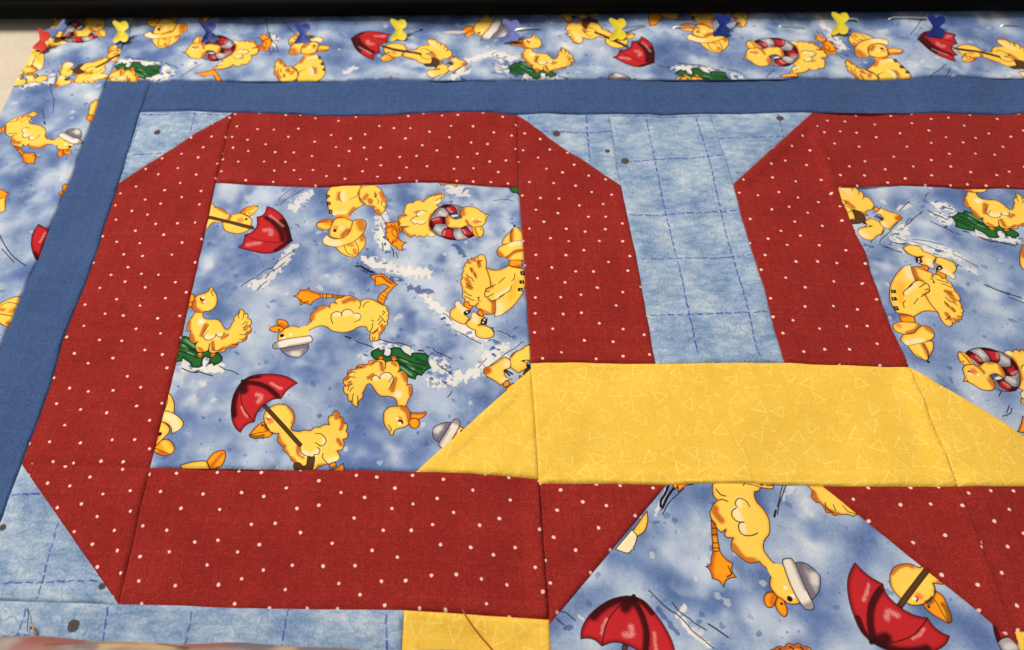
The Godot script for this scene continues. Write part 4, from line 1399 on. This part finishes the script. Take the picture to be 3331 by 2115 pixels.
# flat plastic head, millimetres, pin along x: fore wings swept to the left, round hind wings
func butterfly() -> ArrayMesh:
	var half: PackedVector2Array = read_path("-30,-7c -40,-26 -76,-86 -74,-106 -56,-106 -28,-92 -10,-82c 8,-98 38,-98 54,-76 60,-52 48,-30 34,-18 22,-6c", false)
	var outline := half.duplicate()
	for i in range(half.size() - 1, -1, -1):
		outline.append(Vector2(half[i].x, -half[i].y))
	var n := outline.size()
	var rings := [[0.0, 0.0], [0.0, 0.55], [0.12, 0.85], [0.45, 1.05]]
	var v := PackedVector3Array()
	for r in rings:
		for i in n:
			var a := (outline[i] - outline[(i - 1 + n) % n]).normalized()
			var b := (outline[(i + 1) % n] - outline[i]).normalized()
			var m := Vector2(-a.y - b.y, a.x + b.x).normalized()
			var p: Vector2 = outline[i] + m * r[0] * -1.0
			v.append(Vector3(p.x, r[1], p.y) * 0.001)
	var idx := PackedInt32Array()
	for k in rings.size() - 1:
		for i in n:
			var j := (i + 1) % n
			idx.append_array([k * n + i, (k + 1) * n + i, k * n + j, k * n + j, (k + 1) * n + i, (k + 1) * n + j])
	var top := (rings.size() - 1) * n
	var flat := PackedVector2Array()
	for i in n:
		flat.append(Vector2(v[top + i].x, v[top + i].z) * 1000.0)
	var tri := Geometry2D.triangulate_polygon(flat)
	for t in range(0, tri.size(), 3):
		idx.append_array([top + tri[t], top + tri[t + 1], top + tri[t + 2]])
	var st := SurfaceTool.new()
	st.begin(Mesh.PRIMITIVE_TRIANGLES)
	for t in range(0, idx.size(), 3):
		var a := v[idx[t]]
		var b := v[idx[t + 1]]
		var c := v[idx[t + 2]]
		for q in [a, b, c]:
			st.add_vertex(q)
	st.index()
	st.generate_normals()
	return st.commit()


func _ready() -> void:
	# camera
	var cam := Camera3D.new()
	cam.name = "camera"
	add_child(cam)
	cam.transform = Transform3D(Basis(Vector3(0.998515, -0.036990, -0.040003), Vector3(-0.012527, 0.558686, -0.829285), Vector3(0.053025, 0.828554, 0.557393)), Vector3(-0.050858, 0.346773, 0.201297))
	var lens := CameraAttributesPhysical.new()
	lens.frustum_focal_length = 50.0
	lens.frustum_focus_distance = 0.385
	lens.exposure_aperture = 18.0
	lens.frustum_near = 0.05
	lens.frustum_far = 20.0
	cam.attributes = lens
	cam.projection = Camera3D.PROJECTION_FRUSTUM
	cam.near = 0.05
	cam.far = 20.0
	cam.size = 0.043163
	cam.frustum_offset = Vector2(0.007685, -0.000801)
	cam.current = true
	# light: the pale walls of a room, and a ceiling lamp beyond the rail
	var world := WorldEnvironment.new()
	world.name = "world"
	var e := Environment.new()
	e.background_mode = Environment.BG_COLOR
	e.background_color = Color(0.93, 0.91, 0.885)
	e.background_energy_multiplier = 0.34
	e.tonemap_mode = Environment.TONE_MAPPER_LINEAR
	e.tonemap_exposure = 1.0
	e.sdfgi_enabled = true
	e.ssao_enabled = true
	e.ssil_enabled = true
	world.environment = e
	add_child(world)
	var lamp := AreaLight3D.new()
	lamp.name = "ceiling_lamp_light"
	lamp.area_size = Vector2(1.2, 0.6)
	lamp.light_energy = 9.4
	lamp.light_color = Color(1.0, 0.955, 0.89)
	lamp.shadow_enabled = true
	lamp.area_range = 8.0
	add_child(lamp)
	lamp.look_at_from_position(Vector3(-1.2, 2.4, -0.9), Vector3(0.05, 0, -0.05), Vector3.UP)

	waves.seed = 21
	waves.frequency = 1.0 / 110.0
	waves.fractal_octaves = 2
	ripples.seed = 22
	ripples.frequency = 1.0 / 28.0
	ripples.fractal_octaves = 2
	wash_noise.seed = 10
	wash_noise.frequency = 0.014
	wash_noise.fractal_octaves = 2
	foam_noise.seed = 9
	foam_noise.frequency = 0.05
	foam_noise.fractal_octaves = 4

	# the surface that everything lies on
	var cream := solid(Color8(216, 204, 186), 0.95, 0.15)
	var cream_look := Print.new(0, 0, 120, 120, PX)
	dye(cream_look, ramp([[0.0, Color8(176, 165, 150)], [0.5, Color8(200, 190, 175)], [1.0, Color8(216, 208, 194)]]), noise(53, 40, 2, Vector2.ZERO), noise(54, 8, 2, Vector2.ZERO), noise(55, 0.8, 2, Vector2.ZERO), Vector3(0.2, 0.2, 0.2), 0.3)
	cream.albedo_color = Color.WHITE
	cream.albedo_texture = cream_look.image()
	cream.uv1_triplanar = true
	cream.uv1_scale = Vector3.ONE * 8.3
	var slab := BoxMesh.new()
	slab.size = Vector3(1.6, 0.03, 1.3)
	var board := part("work_surface", slab, cream, self)
	board.position = Vector3(0.05, -0.016, 0.1)
	board.set_meta("kind", "structure")
	board.set_meta("label", "cream cloth covered work surface under the quilt top")

	# the quilt top
	var motifs := {}
	for k in MOTIFS:
		motifs[k] = read_ops(MOTIFS[k])
	var quilt := thing("quilt_top", "pieced quilt top of red dotted rings, yellow strips and duck print squares with blue border", "quilt")
	for i in PATCHES.size():
		var p: Array = PATCHES[i]
		var corners := poly(p[2])
		var lo := Vector2(1e9, 1e9)
		var hi := Vector2(-1e9, -1e9)
		for q in corners:
			lo = lo.min(q)
			hi = hi.max(q)
		# nothing of a border far outside the picture needs its print
		var tex := paint(p[1], p[0], i, lo, hi - lo, motifs)
		var o := part(SHORT.get(p[0], p[0]), patch_mesh(corners, p[3], lo, hi - lo), cloth_material(tex), quilt)
		o.set_meta("label", SAYS[p[1]])

	build_rest()


var SHORT := {"left_duck_border": "duck_print_border", "top_duck_border": "duck_print_border", "left_blue_border": "blue_border_strip", "top_blue_border": "blue_border_strip", "duck_square_cut": "duck_square", "duck_trapezoid": "duck_print_patch", "red_column": "red_dotted_strip", "red_strip": "red_dotted_strip", "red_triangle": "red_dotted_triangle"}
var SAYS := {
	"duck": "blue watercolour print of yellow ducks with red umbrellas", "blue": "plain denim blue cotton strip", "red": "red cotton with small white dots", "yellow": "yellow cotton with pale triangle outlines", "sky": "mottled light blue cotton with dashed grid lines",
}


func on_cloth(x: float, z: float, above: float) -> Vector3:
	return Vector3(x, lie(Vector2(x, z)) + above, z) * 0.001


func build_rest() -> void:
	now_px = PX
	# black rail along the far edge of the cloth
	var rail := thing("black_rail", "black rail with rounded lower lip along the far edge of the quilt", "rail", Vector3(0, 0, -0.2935))
	var soot := solid(Color(0.010, 0.010, 0.011), 0.7, 0.2)
	var prof := PackedVector2Array()
	for k in 9:
		prof.append(Vector2(-0.004, 0.0125) + Vector2.from_angle(-PI / 2 + k * PI / 8) * Vector2(0.006, 0.0075))
	prof.append(Vector2(-0.03, 0.02))
	prof.append(Vector2(-0.03, 0.005))
	part("lip", sweep_x(prof, -0.75, 0.95), soot, rail)
	var face := StandardMaterial3D.new()
	var look := Print.new(0, 0, 240, 60, 2.0)
	dye(look, ramp([[0.0, Color8(16, 16, 18)], [0.5, Color8(36, 34, 34)], [0.75, Color8(62, 52, 42)], [1.0, Color8(86, 74, 50)]]), noise(63, 60, 3, Vector2.ZERO), noise(64, 24, 3, Vector2.ZERO), noise(65, 4, 2, Vector2.ZERO), Vector3(0.6, 0.5, 0.2), 0.1)
	face.albedo_texture = look.image()
	face.roughness = 0.5
	face.metallic_specular = 0.35
	face.uv1_triplanar = true
	face.uv1_scale = Vector3(2.5, 9.0, 2.5)
	var slab := PackedVector2Array([Vector2(-0.0035, 0.0195), Vector2(-0.0035, 0.0215), Vector2(-0.006, 0.023), Vector2(-0.03, 0.023), Vector2(-0.03, 0.0205)])
	part("face_panel", sweep_x(slab, -0.75, 0.95), face, rail)

	# butterfly pins: x, z of the head, turn, colour, visible runs of the shaft
	var wings := butterfly()
	var plastic := {}
	var tints := {"red": Color8(206, 52, 48), "dusty": Color8(92, 112, 164), "yellow": Color8(236, 216, 54), "blue": Color8(20, 44, 124), "clear": Color8(44, 68, 150), "lilac": Color8(112, 120, 188)}
	for k in tints:
		plastic[k] = solid(tints[k], 0.42, 0.4)
	var steel := solid(Color(0.93, 0.92, 0.90), 0.35, 0.5, 1.0)
	for p in PINS:
		var o := thing("butterfly_pin", p[5], "pin", Vector3(p[0], 7.6, p[1]) * 0.001, "butterfly headed pins along the border")
		o.rotation.y = deg_to_rad(p[2])
		o.rotation.x = deg_to_rad(p[6])
		var hd := part("head", wings, plastic[p[3]], o)
		hd.scale = Vector3(0.82, 1.0, 0.72)
		var runs: Array = p[4]
		for r in runs:
			var a := on_cloth(r[0], r[1], 1.3)
			var b := on_cloth(r[2], r[3], 1.2)
			var d := (b - a)
			if a.distance_to(o.position) < 0.014:
				var near_end := o.position - Vector3(0, 0.0003, 0)
				var stem := part("shaft", tube(smooth([near_end, near_end.lerp(b, 0.5) + Vector3(0, 0.0006, 0), b, b + d.normalized() * 0.004 - Vector3(0, 0.0025, 0)]), 0.0007), steel, o)
				stem.transform = o.transform.affine_inverse()
				continue
			var line := PackedVector3Array([a - d.normalized() * 0.003 - Vector3(0, 0.003, 0), a, a.lerp(b, 0.5) + Vector3(0, 0.0003, 0), b, b + d.normalized() * 0.003 - Vector3(0, 0.003, 0)])
			var s := part("shaft", tube(line, 0.0007), steel, o)
			s.transform = o.transform.affine_inverse()

	# loose threads
	var rustthread := solid(Color8(172, 90, 54), 0.9, 0.2)
	var white := solid(Color8(206, 200, 194), 0.9, 0.2)
	var t := thing("loose_thread", "rust brown loose thread lying across the yellow rectangle", "thread")
	part("strand", tube(smooth([on_cloth(-38.8, 123.6, 0.3), on_cloth(-35.5, 129, 1.2), on_cloth(-31, 134.5, 1.0), on_cloth(-25, 141, 1.2), on_cloth(-18, 150, 1.0), on_cloth(-14, 162, 0.8)]), 0.00034), rustthread, t)
	t = thing("loose_thread", "blue grey loose thread end beside the dark spot on light blue cotton", "thread")
	part("strand", tube(smooth([on_cloth(-230.5, 130.5, 0.3), on_cloth(-228.6, 133, 1.4), on_cloth(-227.6, 136, 2.0), on_cloth(-227.0, 140, 1.2)]), 0.0002), solid(Color8(70, 84, 110), 0.9, 0.2), t)
	part("frayed_end", tube(smooth([on_cloth(-226.2, 138.2, 0.4), on_cloth(-225.4, 137.6, 2.2), on_cloth(-223.8, 139, 2.6), on_cloth(-222.6, 142, 1.0)]), 0.0005), solid(Color8(176, 146, 112), 0.9, 0.2), t)
	t = thing("loose_thread", "wispy white thread curling up by the dusty blue pin", "thread")
	part("strand", tube(smooth([on_cloth(-345, -296, 0.2), Vector3(-0.3455, 0.006, -0.298), Vector3(-0.344, 0.012, -0.296), Vector3(-0.3415, 0.018, -0.298), Vector3(-0.343, 0.024, -0.297)]), 0.00028), white, t)
	t = thing("loose_thread", "short white thread end above the yellow pin at the far corner", "thread")
	part("strand", tube(smooth([on_cloth(-299, -297, 0.2), Vector3(-0.298, 0.008, -0.2975), Vector3(-0.2955, 0.014, -0.297), Vector3(-0.294, 0.021, -0.297)]), 0.00025), white, t)

	# the rolled edge of a printed cloth nearer to the eye
	var near := thing("printed_cloth", "blurred fold of pinkish printed cloth in front of the quilt", "cloth")
	var print := Print.new(0, 0, 260, 60, PX)
	dye(print, ramp([[0.0, Color8(112, 104, 110)], [0.4, Color8(142, 130, 128)], [0.7, Color8(164, 150, 142)], [1.0, Color8(182, 168, 150)]]), noise(73, 30, 2, Vector2.ZERO), noise(74, 10, 3, Vector2.ZERO), noise(75, 1.0, 2, Vector2.ZERO), Vector3(0.5, 0.5, 0.15), 0.3)
	stamp(print, read_ops([
		"s dullpink 3.5 .9|620,60 720,50 760,30", "s dullpink 4.5 .8|1160,40 1230,30 1290,40", "s dullpink 3 .6|600,110 700,100", "s dullpink 2 .4|930,60 990,50",
		"s dullcream 4 .9|880,60 960,40 1080,50", "s dullcream 3 .8|1420,40 1500,50", "s dullgrey 3.5 .9|1310,40 1380,60 1410,40", "s dullgrey 3 .7|1540,50 1660,45", "s brown 1.2 .5|1040,25 1110,50 1150,70", "s dullgrey 2 .6|780,70 840,80",
	]), Transform2D.IDENTITY, true)
	for k in 14:
		var s := Vector2(68.0 + k * 2.2, 9.0 - 4.5 * sin(k / 13.0 * 2.0))
		print.line(PackedVector2Array([s, s + Vector2(1.3, -0.35)]), 0.8, Color8(96, 78, 70), 0.8)
	var soft := cloth_material(print.image())
	part("fold", fold_mesh(), soft, near)


func sweep_x(profile: PackedVector2Array, x0: float, x1: float) -> ArrayMesh:
	var st := SurfaceTool.new()
	st.begin(Mesh.PRIMITIVE_TRIANGLES)
	var n := profile.size()
	var mid := Vector2.ZERO
	for p in profile:
		mid += p / n
	for i in n:
		var a := profile[i]
		var b := profile[(i + 1) % n]
		var q := [Vector3(x0, a.y, a.x), Vector3(x1, a.y, a.x), Vector3(x1, b.y, b.x), Vector3(x0, b.y, b.x)]
		for k in [0, 1, 2, 0, 2, 3]:
			st.add_vertex(q[k])
		for s in [0, 1]:
			var x := x0 if s == 0 else x1
			var t := [Vector3(x, mid.y, mid.x), Vector3(x, a.y, a.x), Vector3(x, b.y, b.x)]
			if s == 1:
				t.reverse()
			for k in t:
				st.add_vertex(k)
	st.index()
	st.generate_normals()
	return st.commit()


# a soft roll of cloth whose crest runs from left to right and sinks out of the picture
func fold_mesh() -> ArrayMesh:
	var st := SurfaceTool.new()
	st.begin(Mesh.PRIMITIVE_TRIANGLES)
	var cols := 60
	var rows := 24
	for i in cols + 1:
		var u := i / float(cols)
		var x := lerpf(-0.27, 0.02, u)
		var crest := Vector3(x, 0.0600, 0.0)
		crest.z = lerpf(0.1526, 0.1516, u) + 0.0005 * sin(u * 21.0) + 0.0003 * sin(u * 47.0)
		crest.y -= 0.03 * smoothstep(0.82, 1.0, u)
		for k in rows + 1:
			var v := k / float(rows)
			var a := lerpf(-0.45 * PI, 0.62 * PI, v)
			var r := 0.022
			var p := crest + Vector3(0, (cos(a) - 1.0) * r, sin(a) * r + r * 0.83)
			if v > 0.8:
				p.y -= (v - 0.8) * 0.25
			st.set_uv(Vector2(u, v))
			st.add_vertex(p)
	for i in cols:
		for k in rows:
			var a := i * (rows + 1) + k
			var b := a + rows + 1
			for q in [a, b, a + 1, b, b + 1, a + 1]:
				st.add_index(q)
	st.generate_normals()
	return st.commit()
